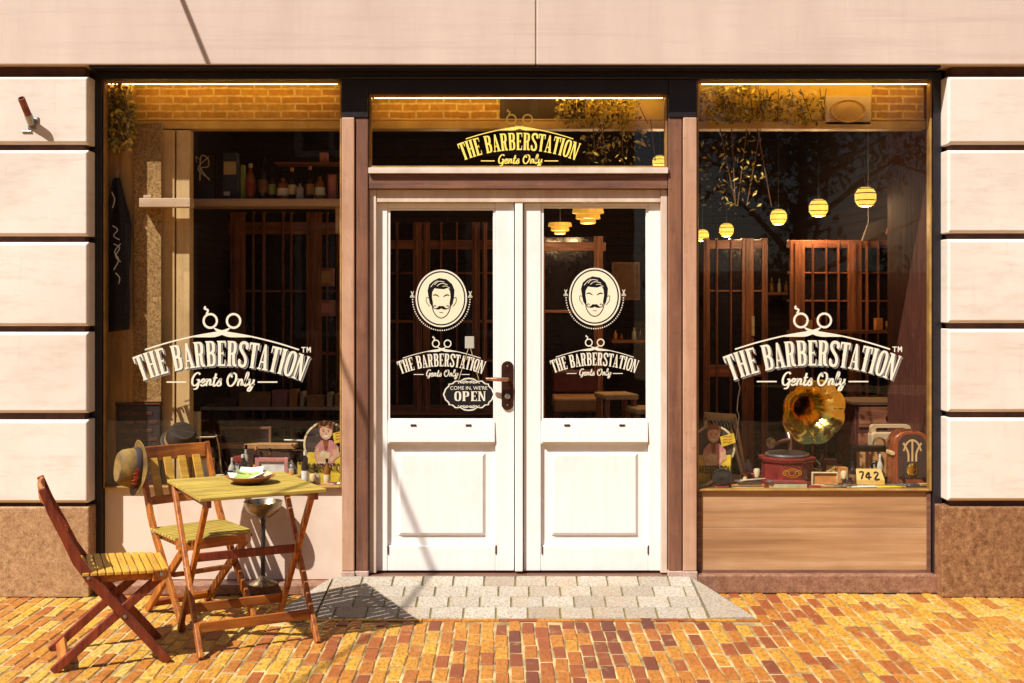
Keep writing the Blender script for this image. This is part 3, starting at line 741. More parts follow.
# lever handle on an oval plate
h = MB(); d = DY; pts = []
cx, z0, z1, rw = wx(507.5, d), wz(410, d), wz(361, d), .034
for k in range(24):
    a = 2 * math.pi * k / 24; pts.append((cx + rw * math.cos(a), (z1 - rw if math.sin(a) >= 0 else z0 + rw) + rw * math.sin(a)))
h.prism(pts, d - .010, d - .0005)
plate = h.build('handle_plate', 'bronze', dl, .003)
h = MB(); hz = wz(379, d)
h.tube([(cx, d - .004, hz), (cx, d - .05, hz)], .011, 12); h.tube([(cx, d - .05, hz), (cx - .02, d - .056, hz), (cx - .07, d - .058, hz + .002), (cx - .118, d - .052, hz + .004)], [.011, .012, .011, .0085], 12)
h.build('door_lever', 'copper', dl, smooth=True)
h = MB(); h.lathe([(.016, 0), (.016, .006), (.011, .010), (0, .010)], 18, 0, align((cx, d - .010, wz(396, d)), (0, -1, 0)))
h.box(cx - .002, cx + .002, d - .0215, d - .0202, wz(396, d) - .008, wz(396, d) + .008); h.build('keyhole', 'steel', dl)
for q in (366, 405): h = MB(); h.lathe([(.005, 0), (.004, .003), (0, .004)], 10, 0, align((cx, d - .010, wz(q, d)), (0, -1, 0))); h.build('plate_screw', 'steel', dl)
# door hinges low down on each leaf
for dd, px in ((dl, 388), (dl, 496), (dr, 542), (dr, 648)):
    m = MB(); m.box(wx(px, d) - .003, wx(px, d) + .003, d - .004, d - .0005, wz(554, d), wz(545, d)); m.build('shim_slot', 'bronze', dd)

# interior shell: parts of the building
Dp, HC = 5.6, 3.25
def part(name, mat, fn, bevel=0):
    mb = MB(); fn(mb); return mb.build(name, mat, B, bevel)
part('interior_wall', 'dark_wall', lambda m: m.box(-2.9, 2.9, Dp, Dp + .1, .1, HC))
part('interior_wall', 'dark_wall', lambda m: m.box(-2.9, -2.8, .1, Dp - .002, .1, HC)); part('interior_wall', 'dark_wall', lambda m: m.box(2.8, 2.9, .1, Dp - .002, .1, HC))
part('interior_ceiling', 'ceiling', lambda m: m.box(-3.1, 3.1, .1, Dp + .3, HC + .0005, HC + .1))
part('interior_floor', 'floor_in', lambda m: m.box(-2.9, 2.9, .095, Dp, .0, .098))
part('display_deck', 'deck', lambda m: m.box(-2.78, wx(346, .06), .064, .64, .50, .56), .004)
part('display_deck', 'deck', lambda m: m.box(wx(694, .06), 2.78, .064, .64, .50, .56), .004)
part('deck_front', 'deck', lambda m: m.box(-2.78, wx(346, .06), .60, .63, .1, .499)); part('deck_front', 'deck', lambda m: m.box(wx(694, .06), 2.78, .60, .63, .1, .499))
HYY = .22                                    # boards behind the upper glass, standing in for the facade reflected there
hz0, hz1 = wz(126, HYY), HC
def hdr(a, b, mat): part('header_reflection', mat, lambda m: m.box(wx(a, HYY) + .001, wx(b, HYY) - .001, HYY, HYY + .08, hz0 + .001, hz1))
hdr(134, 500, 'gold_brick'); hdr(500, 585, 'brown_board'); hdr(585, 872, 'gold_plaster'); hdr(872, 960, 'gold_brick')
part('header_trim', 'gold_trim', lambda m: (m.box(wx(136, HYY), wx(960, HYY), HYY - .03, HYY + .08, wz(129.5, HYY), wz(122, HYY)), m.box(wx(136, HYY), wx(960, HYY), HYY - .012, HYY + .0, wz(121, HYY), wz(119, HYY))), .004)
part('end_wall', 'gold_wood', lambda m: m.box(-2.79, wx(134, .13) - .001, .13, .17, .561, HC))
part('wall_lining', 'lining', lambda m: m.box(wx(931, .1), wx(931, .1) + .04, .1, .9, .561, HC))

for a, b in ((105, 341), (371, 666), (698, 930)):  # glowing tubes added to brighten the header boards, not a known lamp
    tb = MB(); yy = .10; zt = wz(83.5 if a != 371 else 97.5, yy); tb.tube([(wx(a, yy) + .02, yy, zt), (wx(b, yy) - .02, yy, zt)], .006, 8); tb.build('header_fill_light', 'tube', B)
# ------------------------------------------------------------------ terrace furniture
def chair(name, label, loc, rz, woods, group):
    c = root(name, label, 'chair', loc, rz, group)
    up, sl, rail = woods
    W = .20
    for s in (-1, 1):
        m = MB(); m.sweep([(.235, s * W, .0), (.065, s * W, .205), (-.09, s * W, .39), (-.150, s * W, .48), (-.20, s * W, .59), (-.255, s * W, .70), (-.295, s * W, .805)], .024, [.038, .040, .044, .044, .040, .036, .030], (0, 1, 0))
        p = m.build('back_post', up, c, .004)
        for q in ((.048, .222), (-.105, .405), (.205, .394)):
            b = MB(); b.lathe([(.0085, 0), (.0075, .003), (0, .0045)], 10, 0, align((q[0], s * (W + .012 if q[0] < .1 else W - .006 + .012), q[1]), (0, s, 0))); b.build('bolt', 'steel', p)
        m = MB(); m.sweep([(-.25, s * (W - .027), .0), (-.04, s * (W - .027), .18), (.205, s * (W - .027), .38)], .024, .040, (0, 1, 0)); m.build('rear_leg', up, c, .004)
        m = MB(); m.sweep([(-.12, s * (W - .004 - .022), .401), (.215, s * (W - .026), .390)], .020, .042, (0, 1, 0))
        m.build('seat_rail', rail, c, .004)
    m = MB(); m.beam((-.205, -W + .04, .042), (-.205, W - .04, .042), .05, .018, (.72, 0, .7)); m.build('rear_stretcher', 'oak_y', c, .003)
    m = MB(); m.beam((.048, -W + .03, .222), (.048, W - .03, .222), .022, .022, (0, 0, 1)); m.build('pivot_bar', up, c, .003)
    # seat: eleven slats running crosswise on two rails, the front apron rounded at its corners
    n = 11; sm = MB()
    for i in range(n):
        x = -.130 + i * .0340; hw = W + .015 - (.0 if i < n - 2 else (.014 if i == n - 2 else .034))
        sm.box(x, x + .0285, -hw, hw, (.413 - .0012 * i), (.428 - .0012 * i))
    sm.build('seat', sl, c, .003)
    m = MB(); m.sweep([(.165, -W - .004, .389), (.215, -W + .012, .389), (.234, -W + .05, .389), (.238, 0, .389), (.234, W - .05, .389), (.215, W - .012, .389), (.165, W + .004, .389)], .046, .016, (0, 0, 1)); m.build('front_apron', rail, c, .003)
    m = MB(); m.sweep([(-.282, -W + .013, .768), (-.294, -W * .5, .768), (-.298, 0, .768), (-.294, W * .5, .768), (-.282, W - .013, .768)], .072, .018, (-.1, 0, 1)); m.build('top_rail', rail if sl != 'seat_y' else 'oak_y', c, .004)
    m = MB(); m.sweep([(-.183, -W + .013, .55), (-.191, 0, .55), (-.183, W - .013, .55)], .042, .018, (-.25, 0, 1)); m.build('lower_back_rail', rail, c, .004)
    for k in range(4):
        y = -.1275 + k * .085; o = .012 * (1 - abs(y) / .2)
        m = MB(); m.sweep([(-.190 - o, y, .56), (-.235 - o, y, .65), (-.277 - o, y, .745)], .046, .011, (0, 1, 0)); m.build('back_slat', 'seat_y', c, .002)
    return c
cg = 'folding wooden terrace chairs'
ch1 = chair('folding_chair', 'red-brown folding chair seen from the side at the far left, no hat on it', (-1.83, -1.225, .002), R(22), ('red_z', 'seat_y', 'oak_y'), cg)
# the second chair has paler posts
ch2 = chair('folding_chair', 'yellow folding chair behind the table with a hat hung on its back', (-1.615, -.50, .002), R(-50), ('oak_z', 'top_y', 'oak_y'), cg)
ch2.scale = (1, .95, 1.055)
# table
t = root('folding_table', 'square folding table with olive slatted top and crossed orange legs', 'table', (-1.283, -.925, .002), R(28))
U, W_, TZ = .295, .335, .735
m = MB(); n = 15; sw = 2 * W_ / n
for i in range(n):
    y = -W_ + i * sw; m.box(-U, U, y + .0035, y + sw - .0035, TZ - .016, TZ + random.uniform(-.0008, .0008))
m.build('tabletop', 'top_x', t, .002)
for s in (-1, 1):
    m = MB(); m.beam((s * (U - .045), -W_ + .015, TZ - .034), (s * (U - .045), W_ - .015, TZ - .034), .030, .020, (0, 0, 1)); m.build('top_rail', 'red_z', t, .003)
    X = s * (U - .020)
    m = MB(); m.sweep([(X, -.265, 0), (X, .27, TZ - .022)], .022, .038, (1, 0, 0)); lg = m.build('leg', 'oak_z', t, .004)
    X2 = s * (U - .047)
    m = MB(); m.sweep([(X2, .265, 0), (X2, -.27, TZ - .022)], .022, .038, (1, 0, 0)); m.build('leg', 'oak_z', t, .004)
    b = MB(); b.lathe([(.0085, 0), (.0075, .003), (0, .0045)], 10, 0, align((X + s * .011, 0.003, .36), (s, 0, 0))); b.build('bolt', 'steel', lg)
m = MB(); m.beam((-U + .030, -.185, .122), (U - .030, -.185, .122), .046, .018, (0, .0, 1)); m.build('lower_stretcher', 'oak_x', t, .003)
m = MB(); m.beam((-U + .058, .185, .122), (U - .058, .185, .122), .046, .018, (0, .0, 1)); m.build('lower_stretcher', 'oak_x', t, .003)
m = MB(); m.beam((-U + .050, -.02, .408), (U - .050, -.02, .408), .040, .018, (0, 0, 1)); m.build('middle_stretcher', 'red_z', t, .003)
# dish with folded papers
d = root('dish', 'shallow terracotta dish holding folded papers on the slatted table', 'dish', (-1.262, -.90, TZ + .003))
m = MB(); m.lathe([(.05, 0), (.065, .004), (.092, .020), (.116, .034), (.119, .037), (.114, .038), (.09, .026), (.06, .010), (0, .008)], 36, 0, None); m.build('bowl', 'terracotta', d, smooth=True)
pl = [('cream', 'white_card', -.05, .01, 25, 18), ('pale green', 'green_card', -.01, -.03, -20, 24), ('cream', 'cream_card', .045, .015, 60, 14), ('white', 'white_card', .03, -.035, -55, 20), ('green and white', 'green_card', -.04, .045, 80, 12), ('white', 'white_card', .0, .03, 5, 28)]
wh = ['leaning towards the chair with the hat', 'tucked at the front rim', 'at the right of the pile', 'standing at the front right of the pile', 'lowest at the back rim', 'on top in the middle of the pile']
for i, (cn, mt, x, y, a, tl) in enumerate(pl):
    m = MB(); T = TR((-1.262 + x, -.90 + y, TZ + .036 + .0035 * i), R(tl), 0, R(a))
    m.add([(-.055, -.034, .006), (.0, -.034, 0), (.0, .034, 0), (-.055, .034, .006), (.055, -.034, .008), (.055, .034, .008)], [(0, 1, 2, 3), (1, 4, 5, 2)], 0, T)
    o = m.build('leaflet', mt); sd = o.modifiers.new('Solid', 'SOLIDIFY'); sd.thickness = .0012
    tag(o, f'{cn} folded paper slip in the terracotta dish, {wh[i]}', 'paper slip', 'papers in the dish on the table')
# felt hat hung on the back post of the second chair
hd = V((-.80, -.55, .12)).normalized()
hp = V((wx(139, -.47), -.47, wz(468, -.47)))
A = align(hp, hd)
h = root('felt_hat', 'olive brown felt hat hung on the back of the yellow chair', 'hat', tuple(hp))
m = MB(); A0 = align((0, 0, 0), hd)
m.lathe([(.090, .004), (.092, .02), (.088, .06), (.080, .095), (.066, .112), (.035, .108), (0, .098)], 36, 0, A0, sx=.86, sy=1.12); m.build('crown', 'felt_hat', h, smooth=True)
m = MB()
br = lambda k, r: 1 + .0 * k
pr_ = []
seg = 48; vs = []; fs = []
rad = [.088, .105, .120, .133, .136]
for j, r in enumerate(rad):
    for k in range(seg):
        a = 2 * math.pi * k / seg; up = (.016 * max(0, (r - .095) / .04) ** 1.5) * abs(math.sin(a)) ** 1.5 - .010 * (r > .1) * abs(math.cos(a))
        vs.append((r * .88 * math.cos(a), r * 1.06 * math.sin(a), up + .003))
for j in range(len(rad) - 1):
    for k in range(seg): fs.append((j * seg + k, j * seg + (k + 1) % seg, (j + 1) * seg + (k + 1) % seg, (j + 1) * seg + k))
m.add(vs, fs, 0, A0); o = m.build('brim', 'felt_hat', h, smooth=True); sd = o.modifiers.new('Solid', 'SOLIDIFY'); sd.thickness = .004
m = MB(); m.lathe([(.0935, .008), (.0955, .012), (.0945, .036), (.0925, .040)], 36, 0, A0, sx=.86, sy=1.12); m.build('hat_band', 'book_dark', h, smooth=True)
A_F = max([R(i) for i in range(0, 360, 5)], key=lambda a_: (A0 @ V((math.cos(a_), math.sin(a_), 0))).dot(V((-.3, -.9, -.1))))
m = MB()
for k in range(5):
    a = A_F + R((k - 2) * 9); m.add([(0, 0, 0), (.012, .010, .004), (0, .03, .006), (-.012, .010, .004)], [(0, 1, 2, 3)], 0, A0 @ TR((.084 * math.cos(a), .108 * math.sin(a), .022 + .006 * (k % 2)), R(90), 0, a + R(90)) @ TR((0, 0, .008)))
o = m.build('band_feather', 'red_card', h); sd = o.modifiers.new('Solid', 'SOLIDIFY'); sd.thickness = .002
# goblet stand on the ledge under the left window
g = root('goblet_stand', 'tall metal goblet stand with dark stem on the ledge behind the table', 'stand', (wx(265, -.04), -.092, .062))
m = MB(); m.lathe([(.078, 0), (.080, .006), (.070, .014), (.030, .030), (.016, .05), (0, .05)], 32); m.build('foot', 'chrome', g, smooth=True)
m = MB(); m.lathe([(.013, .048), (.013, .34), (.018, .36), (.0, .36)], 20); m.build('stem', 'black', g, smooth=True)
m = MB(); m.lathe([(.016, .355), (.045, .37), (.085, .40), (.102, .435), (.105, .455), (.101, .455), (.08, .41), (.03, .375), (0, .37)], 36); m.build('bowl', 'chrome', g, smooth=True)
# flag holder on the top left block
fh = V((wx(32, PY), PY, wz(124, PY)))
f = root('flag_holder', 'rusty pipe flagpole holder bolted to the top left stone block', 'bracket', tuple(fh))
dirp = V((-.015, -.10, .115)).normalized()
m = MB(); m.prism([(-.02, -.03), (.02, -.03), (.024, .03), (-.016, .03)], -.008, -.001); m.box(-.055, .0, -.008, -.002, -.045, -.037); m.box(.03, .037, -.008, -.002, .0, .04); m.build('base_plate', 'steel', f, .002)
m = MB(); m.tube([(0, -.004, 0), tuple(dirp * .06)], [.020, .021], 14); m.build('collar', 'steel', f, smooth=True)
pt = MB(); L_ = .165
a0, a1 = dirp * .05, dirp * L_
q = align((0, 0, 0), dirp)
pt.lathe([(.0185, .05), (.0185, L_), (.0145, L_), (.0145, .07), (0, .07)], 20, 0, q); pt.build('pipe', 'rust', f, smooth=True)

# ------------------------------------------------------------------ signs and things on the glass
s = root('open_sign', 'black open sign with ornate cream outline hung inside the left door', 'sign', (wx(468.7, DY), DY + .012, wz(394.5, DY)))
kx = ws(1, DY)
ol = []
q4 = [(0, 17.5), (5, 16.8), (9, 14.2), (14, 14.6), (17.5, 11.6), (21, 11.2), (21.2, 9), (24.5, 6), (26.8, 0)]
for sx, sy, rev in ((1, 1, 0), (1, -1, 1), (-1, -1, 0), (-1, 1, 1)):
    Lq = [(x * sx, y * sy) for x, y in q4]; ol += (Lq[::-1] if rev else Lq)[:-1] if True else []
ol = ol
sc = lambda k: [(x * k * kx, y * k * kx) for x, y in ol]
m = MB(); m.prism(sc(1.0), -.002, .004); m.build('board', 'black_card', s)
dd = Decal(); P = [(x * .965, y * .95) for x, y in ol] ; Q = [(x * .915, y * .88) for x, y in ol]
dd.p.append((P, Q, 0))
for sy in (1, -1):
    for sx in (-1, 1):
        dd.stroke([(0, sy * 12.2), (sx * 4, sy * 13.4), (sx * 7, sy * 11.6), (sx * 9, sy * 12.6), (sx * 7.5, sy * 13.4)], .9); dd.stroke([(sx * 1, sy * 11.2), (sx * 3.4, sy * 11.9), (sx * 5.6, sy * 10.8)], .7); dd.disc(sx * 10.3, sy * 11.4, .6, .6, 0, 8)
m = MB(); dd.emit(m, lambda u, v: (u * kx, v * kx), -.0026, 4e-5); m.build('scrollwork', 'cream_vinyl', s)
text_mesh('small_lettering', "COME IN, WE'RE", ws(3.6, DY), 0, -.0034, ws(6.2, DY), 'cream_vinyl', s, 1.0)
dd = Decal(); u_ = 0
for ch in 'OPEN':
    g_ = Decal(); a_ = GL[ch](g_)
    for it in g_.p: dd.p.append(tuple([[(u_ + x * 13.5 - 14.6, y_ * 9.6 - 6.6) for x, y_ in L_] if isinstance(L_, list) else L_ for L_ in it]))
    u_ += (a_ + .05) * 13.5
m = MB(); dd.emit(m, lambda u, v: (u * kx, v * kx), -.0032, 3e-5); m.build('large_lettering', 'cream_vinyl', s)
m = MB()
for sx in (-1, 1): m.tube([(kx * 10 * sx, 0, kx * 14.5), (kx * .8, 0, kx * 50)], .0017, 6)
m.build('cord', 'cream_card', s)
m = MB(); m.prism([(-4.6 * kx + .8 * kx, 46 * kx), (5.4 * kx, 46 * kx), (5.4 * kx, 58 * kx), (-3.8 * kx, 58 * kx)], -.002, .004); m.build('hook_pad', 'bottle_clear', s, .002)

# ------------------------------------------------------------------ helpers for the display
def at(px, y, z=None, py=None): return (wx(px, y), y, z if z is not None else wz(py, y))
DZ = .561
def solid_box(name, label, cat, x0, x1, y0, y1, z0, z1, mat, rz=0, tilt=0, bevel=.003, group=None):
    m = MB(); c = ((x0 + x1) / 2, (y0 + y1) / 2, z0)
    hx, hy = (x1 - x0) / 2, (y1 - y0) / 2
    m.box(-hx, hx, -hy, hy, 0, z1 - z0)
    o = m.build(name, mat, None, bevel); o.location = c; o.rotation_euler = (R(tilt), 0, rz)
    return tag(o, label, cat, group)
def bottle(label, px, y, h, r, mat, lab='cream_card', cap='black_card', z=DZ, group=None, cat='bottle'):
    b = root('bottle', label, cat, (wx(px, y), y, z), random.uniform(-.3, .3), group)
    m = MB(); m.lathe([(r * .85, 0), (r, h * .03), (r, h * .58), (r * .8, h * .68), (r * .36, h * .78), (r * .34, h * .90), (0, h * .90)], 20); m.build('glass_body', mat, b, smooth=True)
    m = MB(); m.lathe([(r * .42, h * .885), (r * .42, h), (0, h)], 14); m.build('cap', cap, b, smooth=True)
    if lab:
        m = MB(); m.lathe([(r * 1.005, h * .16), (r * 1.02, h * .165), (r * 1.02, h * .46), (r * 1.005, h * .465)], 20); m.build('paper_label', lab, b, smooth=True)
    return b
def book(label, px0, px1, y, z, th, dp, mat, rz=0, group='books and papers laid along the right display', cat='book'):
    b = root('book', label, cat, ((wx(px0, y) + wx(px1, y)) / 2, y + dp / 2, z), rz, group)
    w = (wx(px1, y) - wx(px0, y)) / 2
    m = MB(); m.box(-w, w, -dp / 2, dp / 2, 0, .003); m.box(-w, w, -dp / 2, dp / 2, th - .003, th); m.box(-w, -w + .004, -dp / 2, dp / 2, .003, th - .003); m.build('cover', mat, b, .001)
    m = MB(); m.box(-w + .0045, w - .004, -dp / 2 + .004, dp / 2 - .004, .0035, th - .0035); m.build('pages', 'cream_card', b)
    return b
def framed(name, label, cat, px0, px1, pt_, pb, y, fmat, pmat, fw=.012, th=.02, extra=None, lean=0):
    cx_, z0 = (wx(px0, y) + wx(px1, y)) / 2, wz(pb, y)
    w, hh = (wx(px1, y) - wx(px0, y)) / 2, wz(pt_, y) - z0
    r = root(name, label, cat, (cx_, y, z0)); r.rotation_euler = (R(-lean), 0, 0)
    m = MB()
    for q in ((-w, -w + fw, 0, hh), (w - fw, w, 0, hh), (-w + fw, w - fw, hh - fw, hh), (-w + fw, w - fw, 0, fw)): m.box(q[0], q[1], 0, th, q[2], q[3])
    m.build('frame', fmat, r, .002)
    m = MB(); m.box(-w + fw * .9, w - fw * .9, th * .5, th * .9, fw * .9, hh - fw * .9); m.build('picture', pmat, r)
    if extra: extra(r, w, hh, th * .5)
    return r
def cutout_sign(px0, px1, pt_, pb, y, label, mirror=1, word='BARBERSTATION'):
    """yellow show card with a printed barber figure in front of a dark disc"""
    X = (wx(px0, y) + wx(px1, y)) / 2; z0 = DZ; k = ws(1, y); H = wz(pt_, y) - z0
    r = root('show_card', label, 'sign', (X, y, z0)); w = (px1 - px0) / 2 * k; u = H / 60.
    m = MB(); m.box(-w, w, .0, .008, 0, H * .50); m.build('card', 'yellow_card', r, .001)
    m = MB(); m.lathe([(H * .34, 0), (H * .34, .006), (0, .006)], 40, 0, TR((0, .018, H * .62), R(90))); m.build('round_back', 'book_dark', r)
    m = MB(); m.lathe([(H * .345, -.001), (H * .345, .007), (H * .315, .0085), (H * .315, -.001)], 40, 0, TR((0, .018, H * .62), R(90)), ); m.build('disc_rim', 'cream_card', r)
    d = Decal(); s = u
    s = H / 70.; P = lambda L: [(x * s * mirror, (yy + 11) * s) for x, yy in L]
    d.poly(P([(-9, 10), (7, 10), (11, 22), (13, 30), (6, 37), (-5, 37), (-11, 30), (-12, 20)]), 0)          # shirt
    d.poly(P([(-9, 12), (3, 12), (4, 24), (-4, 26), (-9, 20)]), 3)
    d.poly(P([(-3, 37), (3, 37), (2, 28), (0, 25), (-2, 28)]), 2)                                         # collar
    d.poly(P([(7, 26), (13, 30), (14, 20), (5, 14), (2, 17), (8, 21)]), 1)                                  # forearm
    d.poly(P([(-12, 26), (-8, 30), (-6, 20), (2, 17), (1, 13), (-10, 16)]), 1)
    d.disc(0, 57 * s, 6.6 * s, 8.6 * s, 1, 24)                                                            # head
    d.poly(P([(-7.4, 46), (-8, 52), (-5, 57), (2, 58), (7.5, 55), (7.4, 46), (6, 50), (3, 52), (-4, 51.5), (-6, 49)]), 2)
    for q in (-1, 1): d.stroke(P([(q * 4, 47.6), (q * 1.6, 47.4)]), .9 * s, 2); d.disc(q * 2.7 * s, 56.8 * s, .8 * s, .8 * s, 2, 8)
    d.stroke(P([(0, 45), (.9, 43), (0, 42.6)]), .5 * s, 2); d.poly(P([(-3.4, 41.6), (0, 42.2), (3.4, 41.6), (0, 39.4)]), 4)
    m = MB(); d.emit(m, lambda a, b: (a, b), -.002, 8e-5); m.build('printed_figure', ['pink_card', 'skin_print', 'brown_print', 'cream_card', 'white_card'], r)
    m = MB(); m.prism(P([(7, 44), (22, 48), (24, 38), (9, 33)]), -.003, .001); m.build('speech_card', 'yellow_card', r)
    d = Decal()
    for j in range(3): d.stroke(P([(10, 43.2 - j * 3), (13, 44.5 - j * 3), (16, 43.6 - j * 3), (20, 45.2 - j * 3)]), .8 * s, 0)
    m = MB(); d.emit(m, lambda a, b: (a, b), -.0036, 4e-5); m.build('printed_scrawl', 'red_card', r)
    text_mesh('lettering', word, H * .13, 0, -.0042, H * .27, 'black_card', r, w * 2 / (H * .115 * len(word) * .93) * .98)
    return r

# ------------------------------------------------------------------ LEFT WINDOW
y = .28
m = MB(); m.box(wx(134, .12), wx(161, .12), .12, .16, wz(404, .12) + .013, hz0); p = m.build('cork_column', 'cork', B)
m = MB(); m.box(wx(161.3, .17), wx(174.5, .17), .17, .26, DZ, hz0 - .03); m.box(wx(176, .17), wx(189.5, .17), .175, .26, DZ, hz0 - .03); m.build('window_post', 'cream_post', B, .004)
# apron on a hook
a = root('hanging_apron', 'black barber apron with white scribbles hung at the left window edge', 'apron', at(117, .085, py=178))
z_top, z_bot = 0, wz(331, .085) - wz(178, .085)
m = MB(); cols, rws = 9, 14; vs = []
for j in range(rws):
    v = j / (rws - 1); hw = ws(3 + 10 * min(1, v * 3.2) + (1.5 if .2 < v < .55 else 0), .17)
    for i in range(cols):
        u = i / (cols - 1) * 2 - 1; vs.append((u * hw + .004 * math.sin(v * 9), -.012 * math.sin(u * 5 + v * 2) - .008 * abs(u), z_bot * v * (1 - .01 * u)))
fs = [(j * cols + i, j * cols + i + 1, (j + 1) * cols + i + 1, (j + 1) * cols + i) for j in range(rws - 1) for i in range(cols - 1)]
m.add(vs, fs); o = m.build('cloth', 'apron_cloth', a, smooth=True); sd = o.modifiers.new('Solid', 'SOLIDIFY'); sd.thickness = .004
dd = Decal()
for L in ([(-3, -48), (2, -52), (-2, -58), (4, -62)], [(-2, -66), (4, -70), (0, -78), (5, -84)], [(5, -66), (-1, -74), (3, -82), (-2, -92)], [(0, -95), (4, -100), (3, -106)], [(-4, -14), (-1, -22), (-3, -30)]): dd.stroke(L, 1.0)
m = MB(); dd.emit(m, lambda u, v: (ws(u, .085), ws(v, .085)), -.024, 4e-5); o = m.build('printed_lettering', 'white_card', a)
m = MB(); m.tube([(0, 0, -.01), (0, -.004, .03), (.012, -.004, .045), (.012, 0, .03)], .003, 8); m.build('hook', 'steel', a)
# shelf with bottles
ys = .62
sh = root('wall_shelf', 'long pale shelf with bottles behind the left window', 'shelf', at(240, ys, py=206))
m = MB(); m.box(wx(142, ys) - wx(240, ys), wx(342, ys) - wx(240, ys), 0, .26, 0, .045); m.build('board', 'shelf', sh, .004)
for px in (150, 335): m = MB(); m.box(wx(px, ys) - wx(240, ys) - .012, wx(px, ys) - wx(240, ys) + .012, .10, .24, -.16, -.001); m.build('bracket', 'shelf', sh, .003)
zs = wz(206, ys) + .046; yb = ys + .09
k = ws(1, yb)
fm = framed('monogram_board', 'small dark board with cream monogram at the left end of the shelf', 'sign', 192, 216, 150, 196, yb, 'black_card', 'book_dark', .006)
fm.location.z = zs
dd = Decal(); dd.stroke([(-4, -12), (-3, 12), (4, 10), (4, 2), (-3, 0), (6, -12)], 1.2); dd.stroke([(5, 12), (-6, 0), (5, -10)], 1.0); dd.stroke([(-7, 6), (-8, 12), (-4, 9)], .8)
m = MB(); dd.emit(m, lambda u, v: (u * k, v * k + .19), -.002, 4e-5); m.build('monogram', 'cream_vinyl', fm)
bx = solid_box('gift_box', 'tall dark blue carton with cream label on the pale shelf', 'carton', wx(223, yb), wx(237, yb), yb, yb + .07, zs, zs + ws(47, yb), 'blue_card')
m = MB(); hx = ws(6.2, yb); m.box(-hx, hx, -.0375, -.0355, ws(25, yb), ws(38, yb)); m.build('label_panel', 'cream_card', bx)
m = MB(); m.box(-hx, hx * .0, -.0375, -.0355, ws(4, yb), ws(8, yb)); m.build('lower_label', 'white_card', bx)
solid_box('slim_tube_box', 'slim yellow-green box upright on the pale shelf', 'box', wx(240.5, yb), wx(244, yb), yb, yb + .05, zs, zs + ws(35, yb), 'green_card')
bottle('bottle with red label right of the slim yellow-green box', 250.5, yb, ws(36, yb), ws(5, yb), 'bottle_amber', 'book_red', 'cream_card', z=zs, group='bottles on the pale shelf')
bottle('tall dark bottle with brown label in the middle of the pale shelf', 263, yb, ws(42, yb), ws(5, yb), 'bottle_dark', 'book_brown', z=zs, group='bottles on the pale shelf')
bottle('bottle with lime green label on the pale shelf', 272, yb + .01, ws(33, yb), ws(4, yb), 'bottle_dark', 'green_card', z=zs, group='bottles on the pale shelf')
bottle('squat amber bottle with white label near the right of the shelf', 283, yb, ws(24, yb), ws(6, yb), 'bottle_amber', 'white_card', z=zs, group='bottles on the pale shelf')
bottle('bottle with red cap near the right of the pale shelf', 292, yb + .01, ws(32, yb), ws(4.4, yb), 'bottle_dark', 'cream_card', 'orange_card', z=zs, group='bottles on the pale shelf')
bottle('small clear bottle at the right of the pale shelf', 300, yb, ws(18, yb), ws(4, yb), 'bottle_clear', None, z=zs, group='bottles on the pale shelf')
bottle('slim dark bottle with pink cap between clear bottle and square picture', 310, yb + .02, ws(34, yb), ws(4, yb), 'bottle_dark', 'tan_leather', 'pink_card', z=zs, group='bottles on the pale shelf'); bottle('round amber bottle left of the square pink picture', 320, yb, ws(26, yb), ws(5, yb), 'bottle_amber', 'white_card', 'black_card', z=zs, group='bottles on the pale shelf')
framed('picture', 'small square pink picture at the right end of the pale shelf', 'picture', 327, 337, 170, 196, yb, 'dark_wood', 'pink_card', .006).location.z = zs
y2 = .84
m = MB(); m.box(wx(274, y2), wx(342, y2), y2, y2 + .16, wz(164, y2), wz(162, y2)); tag(m.build('narrow_shelf', 'brown_wood_x', None, .002), 'narrow brown upper shelf at the right of the left window', 'shelf')
solid_box('small_clock', 'small red square clock on the narrow upper shelf', 'clock', wx(319, y2), wx(327, y2), y2 + .02, y2 + .07, wz(162, y2) + .001, wz(152, y2), 'pink_card')
m = MB(); m.box(wx(139, .03), wx(190, .03), .030, .118, wz(207, .03), wz(198, .03)); m.box(wx(143, .03), wx(151, .03), .034, .066, wz(198, .03) + .0005, wz(195, .03)); tag(m.build('ledge', 'shelf', None, .003), 'short cream ledge across the cork column in the left window', 'ledge')
# wooden glazed screen inside, with small panes
def screen(name, label, cat, px0, px1, pt_, pb, y, bars, rails, fmat=('brown_wood', 'brown_wood_x'), panes=True, wpx=14, handle=None):
    z0 = wz(pb, y); r = root(name, label, cat, ((wx(px0, y) + wx(px1, y)) / 2, y, z0)); cx_ = r.location.x
    hh = wz(pt_, y) - z0
    for q in bars:
        px, wd = q if isinstance(q, tuple) else (q, wpx)
        m = MB(); a_ = wx(px, y) - cx_; b_ = a_ + ws(wd, y); m.box(a_, b_, 0, .06, 0, hh); m.box(a_ + (b_ - a_) * .3, a_ + (b_ - a_) * .55, -.012, -.0005, .02, hh - .02); m.build('upright', fmat[0], r, .004)
    for py, ht in rails:
        m = MB(); zz = wz(py, y) - z0; m.box(wx(px0, y) - cx_ + .002, wx(px1, y) - cx_ - .002, .006, .054, zz - ws(ht, y), zz); m.build('rail', fmat[1], r, .004)
    if panes:
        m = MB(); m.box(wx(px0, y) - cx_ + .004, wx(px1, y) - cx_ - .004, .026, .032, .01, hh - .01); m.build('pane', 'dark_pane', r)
    if handle:
        m = MB(); m.box(wx(handle[0], y) - cx_, wx(handle[0] + 3.2, y) - cx_, -.02, -.001, wz(handle[2], y) - z0, wz(handle[1], y) - z0); m.build('handle', 'cream_card', r, .004)
    return r
